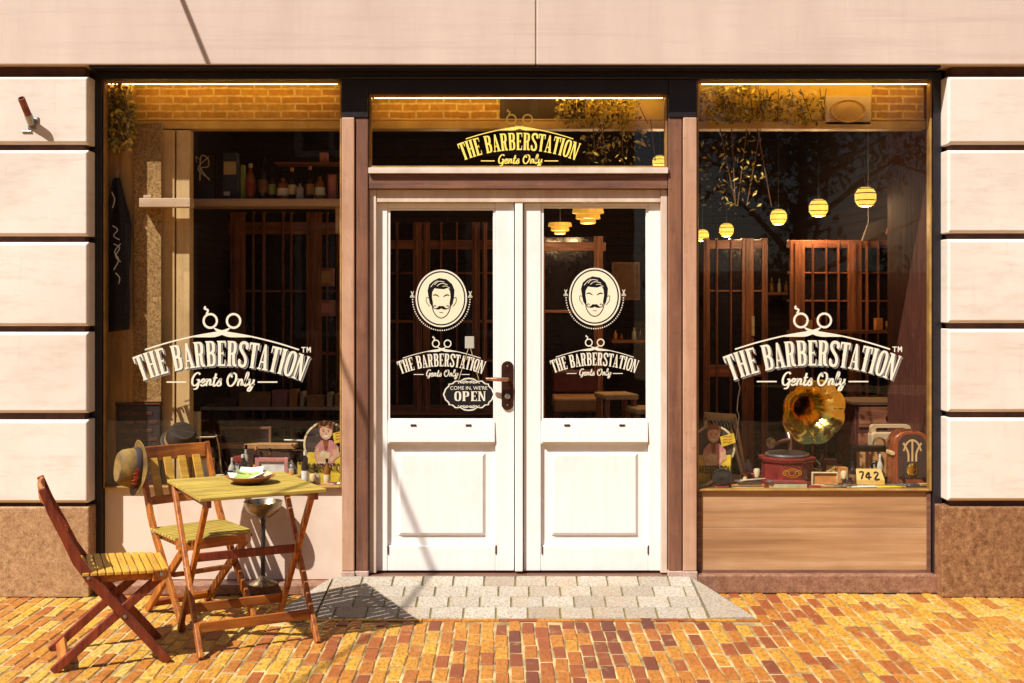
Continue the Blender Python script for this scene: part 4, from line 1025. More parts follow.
screen('glazed_screen', 'brown wooden glazed screen inside the left window', 'screen', 228, 346, 212, 440, 1.55, [(230, 15), (252, 2), (262, 3), (282, 2), (290, 2), (306, 16), (326, 2), (336, 8)], [(222, 11), (232, 2), (290, 2), (352, 3), (418, 10)])
# lower shelf of boxes
y3 = 1.30
bs = root('low_shelf', 'low dark shelf carrying small cartons behind the left lettering', 'shelf', at(270, y3, py=407))
m = MB(); m.box(wx(200, y3) - wx(270, y3), wx(344, y3) - wx(270, y3), 0, .2, -.022, 0); m.build('board', 'shelf', bs, .003)
for px in (204, 340): m = MB(); m.box(wx(px, y3) - wx(270, y3) - .02, wx(px, y3) - wx(270, y3) + .02, .02, .18, .1 - wz(407, y3), -.023); m.build('side_support', 'dark_wood', bs)
cg2 = 'cartons on the low shelf'
for i, (a_, b_, hgt, mt, lb) in enumerate([(214, 236, 8, 'book_brown', 'flat brown carton at the left end of the low shelf'), (239, 270, 14, 'tan_leather', 'long tan carton on the low shelf'), (272, 287, 16, 'pink_card', 'pinkish square carton on the low shelf'), (289, 297, 17, 'orange_card', 'narrow orange carton on the low shelf'), (300, 304, 15, 'cream_card', 'thin cream carton on the low shelf'), (307, 324, 11, 'tan_leather', 'short tan carton toward the right of the low shelf'), (327, 332, 14, 'cream_card', 'thin pale carton at the right of the low shelf'), (335, 340, 13, 'book_tan', 'small tan carton at the right end of the low shelf')]):
    solid_box('carton', lb, 'carton', wx(a_, y3 + .02), wx(b_, y3 + .02), y3 + .02, y3 + .14, wz(407, y3) + .001, wz(407, y3) + ws(hgt, y3), mt, group=cg2)
# dark cabinet, hats, cane, frames on the deck
cb = root('dark_cabinet', 'dark cabinet with reddish brick-pattern front at the lower left', 'cabinet', (wx(138, .12), .122, DZ))
w_, h_ = ws(22, .12), wz(405, .12) - DZ
m = MB(); m.box(-w_, w_, 0, .04, 0, h_); m.build('carcase', 'black', cb, .004)
m = MB()
for j in range(9):
    xx_ = -w_ + .02 + (.03 if j % 2 else 0)
    while xx_ < w_ - .06: m.box(xx_, xx_ + .05, -.004, -.0005, .02 + j * h_ / 9.6, .02 + j * h_ / 9.6 + .018); xx_ += .068
m.build('front_tiles', 'dark_wood', cb, .001)
m = MB(); m.box(-w_ - .004, w_ + .004, -.006, .046, h_ + .001, h_ + .012); m.build('top_board', 'dark_wood', cb, .002)
solid_box('pale_block', 'upright pale wooden block beside the dark cabinet', 'block', wx(190.5, .30), wx(198.5, .30), .3, .36, DZ, wz(412, .30), 'cream_card')
for (px, py, yy, rr_, mt, lb, dr) in ((180, 442, .10, .105, 'dark_felt', 'dark felt hat lying on edge behind the yellow chair back', (.30, -.55, .70)),):
    h2 = root('felt_hat', lb, 'hat', at(px, yy, py=py)); A2 = align((0, 0, 0), dr)
    m = MB(); m.lathe([(.083, .0), (.086, .02), (.080, .07), (.066, .095), (0, .098)], 30, 0, A2); m.build('crown', mt, h2, smooth=True)
    m = MB(); m.lathe([(.080, 0), (rr_, -.006), (rr_ + .004, .002), (rr_, .004), (.08, .006)], 36, 0, A2); m.build('brim', mt, h2, smooth=True)
    m = MB(); m.lathe([(.0872, .006), (.0885, .012), (.087, .028)], 30, 0, A2); m.build('hat_band', 'tan_leather', h2, smooth=True)
m = MB(); A_ = V(at(176, .03, py=438)); B_ = V(at(214, .14, py=437)); m.tube([A_, B_], [.006, .005], 10); m.tube([B_, B_ + V((.012, .01, .006)), B_ + V((.02, .03, -.05)), B_ + V((.03, .05, -.20)), B_ + V((.05, .07, wz(484, .17) - B_.z))], .004, 8)
tag(m.build('walking_cane', 'cream_card', None, smooth=True), 'thin pale cane propped across the felt hat', 'cane')
framed('display_box', 'empty dark box frame standing behind the bottles', 'frame', 219, 271, 427, 478, .50, 'book_brown', 'dark_pane', .014)
framed('price_card', 'white card in a gold frame right of the yellow chair back', 'card', 192, 214, 458, 486, .14, 'gold_trim', 'white_card', .010)
framed('card_holder', 'white card in a pinkish red frame behind the dish', 'card', 255, 288, 458, 486, .16, 'pink_card', 'white_card', .022)
o = bpy.data.objects[-1] if False else None
solid_box('driftwood_plank', 'weathered plank lying above the bottles', 'plank', wx(216, .42), wx(296, .42), .42, .50, wz(449, .42), wz(444, .42), 'tan_leather', rz=R(-3))
m = MB(); P0, P1, P2 = V(at(218, .45, py=450)), V(at(258, .42, py=444)), V(at(302, .40, py=446))
solid_box('plank_support', 'dark crate holding up the weathered plank', 'crate', wx(226, .43), wx(290, .43), .425, .50, DZ, wz(449.5, .42), 'deck')
m = MB(); m.tube([V(at(284, .22, py=440)), V(at(343, .25, py=442))], [.005, .0065], 8); tag(m.build('white_rod', 'white_card', None, smooth=True), 'thin white rod crossing in front of the show card', 'rod')
bg = 'bottles in the left display'
bottle('pale bottle with white cap at the left of the left display', 232, .22, .155, .022, 'bottle_clear', 'black_card', 'white_card', group=bg)
bottle('dark bottle with white top in the middle of the left display', 243, .25, .17, .024, 'bottle_dark', 'blue_card', 'white_card', group=bg)
bottle('squat dark jar next to the white-topped bottle', 252, .18, .10, .03, 'bottle_dark', 'cream_card', group=bg, cat='jar')
bottle('tall dark bottle with pale label beside the yellow show card', 305, .12, .205, .021, 'bottle_dark', 'white_card', 'white_card', group=bg)
bottle('amber bottle standing in front of the yellow show card', 327, .10, .165, .020, 'bottle_amber', 'cream_card', group=bg)
bottle('clear round bottle before the yellow show card', 316, .10, .10, .026, 'bottle_clear', 'cream_card', group=bg)
bottle('tiny brown bottle behind the dish on the deck', 224, .12, .08, .018, 'bottle_amber', 'black_card', group=bg)
bottle('short black bottle at the left of the white card', 218, .3, .12, .022, 'bottle_dark', 'red_card', group=bg)
bottle('short clear bottle behind the pinkish card frame', 292, .3, .15, .022, 'bottle_clear', 'orange_card', group=bg)
cutout_sign(308, 344, 419, 486, .17, 'yellow show card with printed barber at the right of the left window')
m = MB(); m.lathe([(.05, 0), (.075, .02), (.085, .045), (.08, .045), (.06, .018), (0, .012)], 24, 0, None); o = m.build('white_bowl', 'white_card', None, smooth=True); o.location = (wx(325, .11) , .155, DZ + .001) ; o.location.y = .16; tag(o, 'white bowl at the foot of the yellow show card', 'bowl'); o.location.x = wx(334, .1); o.location.y = .09; o.scale = (.5, .5, .6)
solid_box('red_box', 'flat orange-red box at the right corner of the left display', 'box', wx(318, .075), wx(334, .075), .07, .085, DZ, DZ + .03, 'orange_card')
# wire loop stand
m = MB(); c0 = V(at(291, .2, z=DZ)); m.tube([c0 + V((.055 * math.sin(a_) * 1.0 - .02, 0, .065 - .065 * math.cos(a_))) for a_ in [i * math.pi / 10 for i in range(11)]], .0035, 8); tag(m.build('wire_hoop', 'steel', None, smooth=True), 'bent wire hoop right of the framed white card', 'hoop')

# ------------------------------------------------------------------ RIGHT WINDOW
cutout_sign(696, 731, 423, 489, .12, 'yellow show card with printed barber at the left of the right window', 1)
e = root('folding_rack', 'pale wooden folding rack behind the right show card', 'rack', (wx(722, .36), .36, DZ)); ex = e.location.x
zz = lambda py, yy=.36: wz(py, yy) - DZ
m = MB(); m.beam((wx(704, .36) - ex, 0, zz(416)), (wx(736, .36) - ex, 0, zz(418)), .045, .022, (0, 0, 1)); m.build('top_bar', 'cream_post', e, .004)
for a_, b_, o_ in (((735, 417), (746, 482), 0), ((731, 430), (741, 482), -.10), ((706, 417), (702, 480), .0), ((709, 430), (706, 480), -.10)):
    m = MB(); m.beam((wx(a_[0], .36) - ex, .0, zz(a_[1])), (wx(b_[0], .36) - ex, o_, .004), .022, .018, (0, 1, 0)); m.build('leg', 'cream_post', e, .003)
m = MB()
for i in range(8):
    xx_ = wx(712 + i * 3.1, .36) - ex; m.tube([(xx_, -.02, zz(420)), (xx_ + .012, -.03, zz(424)), (xx_ + .02, -.02, zz(429))], .004, 8)
m.build('coil_spring', 'steel', e, smooth=True)
g = root('hand_mirror', 'dark round hand mirror with pale handle at the foot of the right show card', 'hand mirror', (wx(722, .075), .085, DZ + .065))
Am = align((0, 0, 0), (.12, -.95, .30))
m = MB(); m.lathe([(.056, -.006), (.060, 0), (.056, .006), (.050, .007), (.048, .003), (0, .003)], 32, 0, Am, sx=1.08, sy=.78); m.build('mirror_rim', 'black', g, smooth=True)
m = MB(); m.lathe([(.046, .0045), (0, .0045)], 32, 0, Am, sx=1.08, sy=.78); m.build('mirror_face', 'chrome', g)
m = MB(); m.tube([(-.052, -.005, -.02), (-.085, -.008, -.042), (-.125, -.01, -.056)], [.009, .010, .012], 12); m.build('handle', 'cream_post', g, smooth=True)
# gramophone
G = root('gramophone', 'red lacquered gramophone with a large faceted brass horn', 'gramophone', (wx(787, .30), .30, DZ))
gx = G.location.x; oct_ = [(math.cos(R(22.5 + 45 * k)) * .155, math.sin(R(22.5 + 45 * k)) * .145) for k in range(8)]
def octp(m, s, z0, z1, s1=None):
    s1 = s1 or s; vs = [(x * s, y_ * s, z0) for x, y_ in oct_] + [(x * s1, y_ * s1, z1) for x, y_ in oct_]
    m.add(vs, [tuple(range(8))[::-1], tuple(range(8, 16))] + [(k, (k + 1) % 8, (k + 1) % 8 + 8, k + 8) for k in range(8)])
m = MB(); octp(m, 1.06, 0, .022); octp(m, .97, .0225, .125); octp(m, 1.03, .1255, .140, 1.08); octp(m, 1.08, .1405, .155); m.build('case', 'maroon', G, .004)
m = MB(); m.lathe([(.122, .157), (.126, .163), (.124, .172), (0, .173)], 40); m.build('turntable', 'steel', G, smooth=True)
m = MB(); m.lathe([(.116, .1735), (.116, .177), (.04, .178), (0, .178)], 40); m.build('record', 'black', G, smooth=True)
d = Decal(); d.ring(0, .072, .042, .028, .006, 0, 28); d.ring(0, .072, .022, .018, .005, 0, 20)
for q in (-1, 1): d.stroke([(q * .02, .08), (q * .04, .088), (q * .052, .072), (q * .04, .058)], .006, 0)
m = MB(); d.emit(m, lambda a_, b_: (a_, b_), -.1315, 8e-5); m.build('brass_ornament', 'brass', G)
m = MB(); m.tube([(.14, .0, .07), (.185, -.01, .07), (.188, -.01, .11), (.165, -.01, .13), (.165, -.04, .13)], .005, 8); m.build('crank', 'steel', G, smooth=True)
hy = .22
hc = V((wx(814, hy) - gx, hy - .30, wz(412, hy) - DZ)); hdv = V((.16, -.93, -.12)).normalized()
th = hc - hdv * .34
m = MB(); prof = []
for i in range(17):
    t_ = i / 16; prof.append((.020 + .026 * t_ + .135 * t_ ** 3.2, t_ * .34))
prof.append((.188, .343)); prof.append((.190, .338)); prof.append((.183, .333))
for i in range(15, -1, -1):
    t_ = i / 16; prof.append((.017 + .026 * t_ + .135 * t_ ** 3.2, t_ * .34 + .002))
segs = 80
def petal(k, r):
    a_ = (k % 10) / 10.0; e_ = min(1, max(0, (r - .035) / .09)); return 1 + e_ * (.075 * math.sin(math.pi * a_) ** .8 - .035)
m.lathe(prof[:20], segs, 0, align(th, hdv), mod=petal, caps=False)
m.lathe(prof[19:], segs, 0, align(th, hdv), mod=petal, caps=False)
m.build('horn', 'brass', G, smooth=30)
bk = V((wx(790, .40) - gx, .10, wz(440, .40) - DZ))
m = MB(); m.tube([bk + V((0, 0, -.11)), bk, bk + V((.0, .05, .05)), th + V((-.02, .02, -.01)), th + hdv * .01], [.014, .014, .016, .02, .023], 14); m.build('elbow', 'copper', G, smooth=True)
m = MB(); m.tube([bk, bk + V((-.05, -.04, .0)), V((wx(773, .30) - gx, -.06, wz(444, .24) - DZ))], [.012, .010, .009], 12); m.build('tonearm', 'copper', G, smooth=True)
m = MB(); sbp = V((wx(770.5, .24) - gx, -.07, wz(443, .24) - DZ)); m.lathe([(.030, -.009), (.033, -.005), (.033, .005), (.028, .009), (.024, .006), (0, .006)], 28, 0, align(sbp, (.45, -.88, .05))); m.build('soundbox', 'chrome', G, smooth=True)
# white cable hanging
m = MB(); pc = [V(at(738, .30, py=q[1])) + V((ws(q[0], .3), 0, 0)) for q in ((-6, 372), (0, 380), (2, 388), (0, 398), (-1, 410), (1, 416), (-2, 440))]; m.tube(pc, .003, 8)
tag(m.build('hanging_cable', 'white_card', None, smooth=True), 'white cable hanging behind the letter T of the right window', 'cable')
# small framed box with round emblem, dark bottles, number block
def ov(r, w, hh, th_):
    m = MB(); m.box(-w + .035, w - .012, .008, .0095, .03, hh - .035); m.build('wood_picture', 'tan_leather', r)
    d = Decal(); d.disc(w * .25, hh * .42, .032, .036, 0); d.ring(w * .25, hh * .42, .028, .032, .005, 1); d.poly([(w * .25 - .01, hh * .42 - .02), (w * .25 + .008, hh * .42 - .02), (w * .25 + .004, hh * .42 + .02), (w * .25 - .006, hh * .42 + .012)], 1)
    m = MB(); d.emit(m, lambda a_, b_: (a_, b_), .006, 8e-5); m.build('round_emblem', ['black_card', 'cream_card'], r)
framed('shadow_box', 'open dark box with orange wood picture and round emblem', 'box', 851, 889, 446, 482, .34, 'black', 'book_dark', .010, .05, ov)
rb = 'small bottles in the right display'
bottle('small black bottle left of the golden number block', 853, .20, .135, .022, 'bottle_dark', 'book_brown', group=rb)
bottle('short red-brown jar left of the golden number block', 850, .12, .055, .028, 'bottle_dark', 'red_leather', group=rb, cat='jar')
bottle('slim pale figure-shaped bottle behind the golden number block', 880, .26, .17, .018, 'bottle_clear', 'blue_card', 'white_card', group=rb)
nb = root('number_block', 'golden wedge block with large painted numerals in the right display', 'block', (wx(871, .12), .12, DZ + .012))
hx = ws(14, .12)
m = MB(); m.add([(-hx, 0, 0), (hx, 0, 0), (hx, 0, .03), (-hx, 0, .03), (-hx * .9, .05, 0), (hx * .9, .05, 0), (hx * .9, .05, .088), (-hx * .9, .05, .088)], [(0, 1, 2, 3), (3, 2, 6, 7), (5, 4, 7, 6), (0, 4, 5, 1), (1, 5, 6, 2), (0, 3, 7, 4)]); m.build('wedge', 'gold_trim', nb, .003)
d = Decal()
d.stroke([(-.06, .05), (-.036, .052), (-.054, .005)], .009); d.stroke([(-.012, .002), (-.004, .05), (-.026, .018), (.006, .018)], .009); d.stroke([(.024, .042), (.036, .052), (.046, .04), (.022, .004), (.05, .006)], .009)
m = MB(); d.emit(m, lambda a_, b_: (a_, b_), 0, 4e-5); 
m.v = [tuple(V((x, -.001, .03)) + V((0, .0500 * 0.653, .058 * .653)) * (z_ / .05) + V((0, -.0015 + yy_, .0012))) for x, yy_, z_ in m.v]
m.build('numerals', 'black_card', nb)
# portable beige radio
pr = root('portable_radio', 'aged beige portable radio with a carrying handle on top', 'radio', (wx(892, .42), .42, DZ))
w_ = ws(20, .42); h_ = wz(425, .42) - DZ
rp = lambda w, h, r, n=6: [(sx * (w - r) + r * math.cos(a_), cz + r * math.sin(a_)) for sx, cz, a0 in ((1, r, -90), (1, h - r, 0), (-1, h - r, 90), (-1, r, 180)) for a_ in [R(a0 + 90 * i / n) for i in range(n + 1)]]
m = MB(); m.prism(rp(w_, h_ * .86, .02), 0, .09); m.build('case', 'beige_plastic', pr, .006)
d = Decal(); o1 = rp(w_, h_ * .20, .022); o2 = [(x * .76, h_ * .10 + (z_ - h_ * .10) * .42) for x, z_ in o1]; d.p.append((o1, o2, 0))
m = MB()
n_ = len(o1)
for yy_ in (.02, .06): m.add([(x, yy_, z_ + h_ * .80) for x, z_ in o1 + o2], [(i, (i + 1) % n_, n_ + (i + 1) % n_, n_ + i) for i in range(n_)])
m.add([(x, yy_, z_ + h_ * .80) for yy_ in (.02, .06) for x, z_ in o1], [(i, (i + 1) % n_, n_ + (i + 1) % n_, n_ + i) for i in range(n_)]); m.add([(x, yy_, z_ + h_ * .80) for yy_ in (.02, .06) for x, z_ in o2], [(i, (i + 1) % n_, n_ + (i + 1) % n_, n_ + i) for i in range(n_)])
m.build('handle', 'beige_plastic', pr)
m = MB(); m.prism([(x * .82, z_ * .80 + .02) for x, z_ in rp(w_, h_ * .86, .02)], -.003, -.0005); m.build('front_panel', 'tan_leather', pr, .002)
# arched valve radio
ar = root('arched_radio', 'arched red walnut table radio with a round gold dial', 'radio', (wx(912, .17), .17, DZ))
w_ = ws(18.5, .17); h_ = wz(431, .17) - DZ
def arch(w, h, z0=0): return [(-w, z0), (w, z0)] + [(w * math.copysign(abs(math.cos(a_)) ** .75, math.cos(a_)), h - w * .95 + w * .95 * abs(math.sin(a_)) ** .8) for a_ in [math.pi * i / 18 for i in range(19)]]
m = MB(); m.prism(arch(w_, h_), 0, .14); m.build('cabinet', 'radio_wood', ar, .008, seg=3)
m = MB(); m.box(-w_ - .006, w_ + .006, -.008, .146, 0, .018); m.build('plinth', 'radio_dark', ar, .003)
m = MB(); m.prism([(x * .76, .045 + (z_) * .80) for x, z_ in arch(w_, h_)], -.004, -.0005); m.build('speaker_cloth', 'radio_dark', ar)
d = Decal()
for q in (-1, 0, 1): d.stroke([(q * .022, .14), (q * .024, .19), (q * .045 * (abs(q)), .235), (q * .052, .265 if q == 0 else .245)], .011)
d.stroke([(-.05, .20), (-.03, .245), (0, .262), (.03, .245), (.05, .20)], .010)
m = MB(); d.emit(m, lambda a_, b_: (a_, b_), -.006, 8e-5); m.build('fretwork', 'cream_post', ar)
m = MB(); m.lathe([(.030, 0), (.032, .006), (.026, .010), (.025, .006), (0, .006)], 32, 0, align((0, -.001, .092), (0, -1, 0)), sx=1, sy=1.15); m.build('dial', 'brass', ar, smooth=True)
for q in (-1, 1):
    m = MB(); m.lathe([(.011, 0), (.010, .014), (0, .015)], 16, 0, align((q * .06, -.001, .055), (0, -1, 0))); m.build('knob', 'black', ar, smooth=True)
    m = MB(); m.box(q * w_ - .012, q * w_ + .008, -.006, .1, .175, .195); m.build('side_band', 'cream_post', ar, .003)
# layers of books, papers and tools along the front
book('thick red book lying under the gramophone front', 768, 808, .075, DZ, .034, .11, 'book_red')
book('small red booklet flat at the left below the hand mirror', 715, 729, .066, DZ, .014, .05, 'red_card')
book('orange-yellow booklet left of the gramophone', 732, 765, .068, DZ, .020, .07, 'orange_card')
book('dark booklet lying on the orange-yellow one', 738, 762, .075, DZ + .0205, .012, .06, 'book_dark', R(6))
book('brown book at the far left below the show card', 699, 714, .066, DZ, .016, .045, 'book_brown')
book('tan booklet between the red book and the number block', 822, 846, .068, DZ, .014, .06, 'book_tan', R(-4))
book('white booklet in front of the golden number block', 853, 879, .066, DZ, .0115, .05, 'white_card', R(3))
book('bright yellow booklet at the front right', 877, 907, .066, DZ, .010, .06, 'yellow_card')
book('dark notebook under the yellow booklet at the right end', 907, 929, .066, DZ, .014, .08, 'book_dark', R(-3))
ic = framed('info_card', 'small orange framed card standing right of the gramophone', 'card', 812, 838, 473, 486, .19, 'cream_card', 'orange_card', .006)
ic.location.z = DZ
tg = 'scissors and razors on the display'
def scissors(px, y_, z, rz, lb):
    r = root('scissors', lb, 'scissors', (wx(px, y_), y_, z), rz, tg); m = MB()
    for s_ in (-1, 1):
        m.sweep([(-.06, s_ * -.012, 0), (0, 0, .0 + .002 * s_), (.075, s_ * .006, .001)], [.004, .009, .002], .003, (0, 1, 0))
        m.tube([(-.075 + .017 * math.cos(i * math.pi / 6), s_ * -.02 + .013 * math.sin(i * math.pi / 6), .0) for i in range(13)], .003, 6)
    m.build('blades', 'steel', r); return r
scissors(750, .13, DZ + .038, R(20), 'steel scissors on the booklets left of the gramophone')
scissors(709, .10, DZ + .02, R(-12), 'steel scissors lying below the hand mirror handle')
scissors(915, .10, DZ + .02, R(8), 'steel scissors on the notebook at the foot of the arched radio')
scissors(895, .12, DZ + .016, R(170), 'steel scissors on the yellow booklet')
m = MB(); m.tube([(wx(740, .1), .1, DZ + .04), (wx(766, .1), .12, DZ + .05)], [.006, .003], 8); tag(m.build('razor_handle', 'cream_card', None, smooth=True), 'pale razor handle laid across the booklets', 'razor', tg)
# pale rail up the right edge of the window
m = MB(); cxp = wx(921, .36); m.tube([(cxp, .36, DZ), (cxp, .36, HC)], .016, 14)
for py in (200, 300, 400, 455): m.tube([(cxp, .36, wz(py, .36) - .01), (cxp, .36, wz(py, .36) + .01)], .021, 14)
tag(m.build('curtain_pole', 'cream_post', None, smooth=True), 'upright pale pole at the right edge of the right window', 'pole')
# things farther back behind the right window
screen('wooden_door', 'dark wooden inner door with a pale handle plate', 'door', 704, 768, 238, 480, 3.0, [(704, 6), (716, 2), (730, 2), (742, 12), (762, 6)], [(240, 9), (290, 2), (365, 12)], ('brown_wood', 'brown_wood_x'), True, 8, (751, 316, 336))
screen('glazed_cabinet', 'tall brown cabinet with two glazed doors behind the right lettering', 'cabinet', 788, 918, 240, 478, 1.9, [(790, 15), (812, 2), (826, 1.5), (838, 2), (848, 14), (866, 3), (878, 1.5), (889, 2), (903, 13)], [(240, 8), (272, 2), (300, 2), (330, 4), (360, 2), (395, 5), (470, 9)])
for i, (px, py, tl, mt) in enumerate([(806, 326, 10, 'book_tan'), (814, 326, 12, 'book_red'), (876, 326, 12, 'orange_card'), (888, 326, 9, 'book_tan')]):
    lb = ['tan carton left of centre in the glazed cabinet', 'red carton left of centre in the glazed cabinet', 'orange carton on the right side of the glazed cabinet', 'tan carton on the right side of the glazed cabinet'][i]
    solid_box('carton', lb, 'carton', wx(px, 1.8), wx(px + 7, 1.8), 1.80, 1.86, wz(330, 1.85), wz(330, 1.85) + ws(tl, 1.8), mt, group='cartons in the glazed cabinet')
m = MB(); m.box(wx(803, 1.78), wx(906, 1.78), 1.78, 1.888, wz(330, 1.85) - .02, wz(330, 1.85) - .001); tag(m.build('cabinet_shelf', 'brown_wood_x'), 'shelf board fixed before the glazed cabinet', 'shelf')
dz = root('dresser', 'dark red dresser with a pale top edge behind the radios', 'dresser', (wx(886, .95), .95, .1)); w_ = ws(31, .95); h_ = wz(402, .95) - .1
m = MB(); m.box(-w_, w_, 0, .4, 0, h_ - .02); m.build('carcase', 'dark_wood', dz, .006)
m = MB(); m.box(-w_ - .015, w_ + .015, -.015, .41, h_ - .019, h_); m.build('top', 'shelf', dz, .004)
for i in range(3):
    m = MB(); m.box(-w_ + .02, w_ - .02, -.012, -.0005, h_ - .16 - i * .17, h_ - .03 - i * .17); dw = m.build('drawer', 'brown_wood_x', dz, .004)
    m = MB(); m.lathe([(.012, 0), (.014, .012), (0, .02)], 14, 0, align((0, -.012, h_ - .095 - i * .17), (0, -1, 0))); m.build('drawer_knob', 'brass', dw, smooth=True)
tl_ = root('slanted_sign', 'slanted dark sign with pale upright strokes above the cabinet', 'sign', at(884, 1.5, py=240)); k = ws(1, 1.5)
m = MB(); m.prism([(-22 * k, -1 * k), (22 * k, 3 * k), (28 * k, 30 * k), (-16 * k, 16 * k)], 0, .03); m.build('board', 'book_dark', tl_, .004)
d = Decal()
for i in range(5): d.stroke([((2 + i * 5) * k, (6 + i * 1.2) * k), ((5 + i * 5) * k, (15 + i * 2) * k)], 2.2 * k)
m = MB(); d.emit(m, lambda a_, b_: (a_, b_), -.002, 4e-5); m.build('painted_strokes', 'pink_card', tl_)
for q in (-15, 20): m = MB(); m.tube([(q * k, .015, 12 * k), (q * k, .015, HC - tl_.location.z)], .004, 6); m.build('hanging_rod', 'steel', tl_)
# reflected medallion, built as a plaque before the gold header
pq = root('reflected_medallion', 'reflected medallion built as a square cream plaque high in the right window', 'plaque', at(848, .19, py=109)); k = ws(1, .19)
m = MB(); m.box(-23 * k, 23 * k, 0, .024, -16 * k, 13 * k); m.build('slab', 'cream_plaster', pq, .004)
m = MB(); m.lathe([(18 * k, 0), (17.4 * k, .012), (16 * k, .012), (15 * k, .003), (9 * k, .008), (0, .012)], 40, 0, TR((0, -.001, -2 * k), R(90)), sx=1, sy=.66); m.build('oval_relief', 'gold_trim', pq, smooth=True)
# tree reflections in the upper panes, built as loose hanging leaves
def leaf_reflection(label, boxes, n, y0, y1, hook_px, size=.03, mats=('leaf_gold', 'leaf_olive')):
    r = root('reflected_foliage', label, 'plant', at(hook_px, (y0 + y1) / 2, z=wz(96, y0)), 0, 'leaves modelling the trees reflected in the upper panes'); rx_, ry_, rzz = r.location
    for mi, mt in enumerate(mats):
        m = MB()
        for _ in range(n if mi == 0 else int(n * .8)):
            bx_ = random.choices(boxes, [b[4] for b in boxes])[0]
            px = random.uniform(bx_[0], bx_[1]); py = random.uniform(bx_[2], bx_[3]); y_ = random.uniform(y0, y1)
            ex_ = ((px - (bx_[0] + bx_[1]) / 2) / ((bx_[1] - bx_[0]) / 2)) ** 2 + ((py - (bx_[2] + bx_[3]) / 2) / ((bx_[3] - bx_[2]) / 2)) ** 2
            if ex_ > random.uniform(.75, 1.5) or random.random() < .3 * (math.sin(px * .31) > .4): continue
            s_ = size * random.uniform(.6, 1.3)
            T = Matrix.Translation((wx(px, y_) - rx_, y_ - ry_, wz(py, y_) - rzz)) @ Matrix.Rotation(random.uniform(0, 6.28), 4, 'Z') @ Matrix.Rotation(random.uniform(-1.2, 1.2), 4, 'X') @ Matrix.Rotation(random.uniform(-1.4, 1.4), 4, 'Y')
            m.add([(0, -s_ * .6, 0), (s_ * .26, 0, s_ * .08), (0, s_ * .6, 0), (-s_ * .26, 0, s_ * .08)], [(0, 1, 2), (0, 2, 3)], 0, T)
        m.build('leaves', mt, r)
    m = MB()
    for b in boxes:
        for j in range(5):
            p0 = V((wx(random.uniform(b[0], b[1]), y1) - rx_, 0, wz(b[2], y1) - rzz)); m.tube([p0, p0 + V((random.uniform(-.1, .1), 0, (wz(b[3], y1) - wz(b[2], y1)) * .9))], .003, 5)
    m.build('stem', 'book_brown', r)
    m = MB(); m.tube([(0, 0, 0), (0, 0, HC - rzz)], .003, 6); m.build('hanger', 'steel', r)
    return r
leaf_reflection('tree reflection built as leaves filling the upper left corner of the left window', [(104, 136, 82, 152, 1)], 700, .055, .12, 118)
leaf_reflection('tree reflection built as leaves at the right of the panes over the doors', [(555, 640, 94, 128, 3), (580, 650, 120, 166, 1)], 520, .09, .17, 600)
leaf_reflection('tree reflection built as leaves spread along the top left of the right window', [(700, 770, 84, 124, 3), (760, 826, 90, 124, 1.4), (700, 765, 130, 215, .6)], 900, .10, .18, 740)
# paper lanterns
def bulb(px, py, y_, drop, w=8):
    l_ = bpy.data.lights.new('lantern_bulb', 'POINT'); l_.energy = w; l_.color = (1, .62, .30); l_.shadow_soft_size = .05
    o_ = bpy.data.objects.new('lantern_bulb', l_); C.objects.link(o_); p_ = at(px, y_, py=py); o_.location = (p_[0], p_[1], p_[2] - drop)
def lantern(px, py, rpx, y_, label):
    r = root('paper_lantern', label, 'lantern', at(px, y_, py=py), 0, 'lit yellow lanterns hanging in the shop'); rad = ws(rpx, y_)
    m = MB(); m.lathe([(rad * .45, -rad * .92), (rad * .72, -rad * .78), (rad, -rad * .33), (rad * 1.0, rad * .33), (rad * .72, rad * .78), (rad * .45, rad * .92)], 16); m.build('shade', 'lamp', r)
    m = MB()
    for z_ in (-.78, -.33, .33, .78): 
        q = rad * (1.015 if abs(z_) < .5 else .74); m.lathe([(q, z_ * rad - rad * .05), (q + rad * .03, z_ * rad), (q, z_ * rad + rad * .05)], 16)
    m.build('rib', 'lamp_rib', r)
    bulb(px, py, y_, rad * 1.15, 9 if y_ > 1.5 else 5)
    m = MB(); m.tube([(0, 0, rad * .9), (0, 0, HC - r.location.z)], .004, 6); m.build('cord', 'black', r)
lantern(865.5, 197, 10.5, 1.2, 'largest lit yellow lantern, the rightmost of the row in the right window')
lantern(818.5, 208, 9.4, 1.75, 'second lit yellow lantern from the right in the right window')
lantern(778.5, 217, 8.3, 2.3, 'middle lit yellow lantern in the right window')
lantern(726.5, 230, 7.2, 3.1, 'lit yellow lantern second from the left in the right window')
lantern(702.5, 235.5, 6.4, 3.7, 'smallest lit yellow lantern at the left edge of the right window')
lantern(447.5, 241.5, 6.0, 3.6, 'lone lit yellow lantern in the left door glass')
def tiered(px, py, wpx, y_, label):
    r = root('tiered_lamp', label, 'lamp', at(px, y_, py=py), 0, 'tiered golden ceiling lamps'); w_ = ws(wpx, y_)
    m = MB()
    for k_, (f_, z0_, z1_) in enumerate(((1, -.0, .36), (.78, -.34, -.02), (.5, -.6, -.36))): m.lathe([(w_ * f_ * .86, z0_ * w_), (w_ * f_, z0_ * w_ + .04 * w_), (w_ * f_ * .94, z1_ * w_), (w_ * f_ * .7, z1_ * w_)], 12)
    m.build('shade', 'lamp_dim', r); bulb(px, py, y_, w_ * .7, 6)
    m = MB(); m.tube([(0, 0, .36 * w_), (0, 0, HC - r.location.z)], .005, 6); m.build('cord', 'black', r)
tiered(560, 227, 12, 2.0, 'lower left of the two tiered golden lamps in the right door glass')
tiered(588, 214, 16, 1.6, 'upper wider tiered golden lamp in the right door glass')
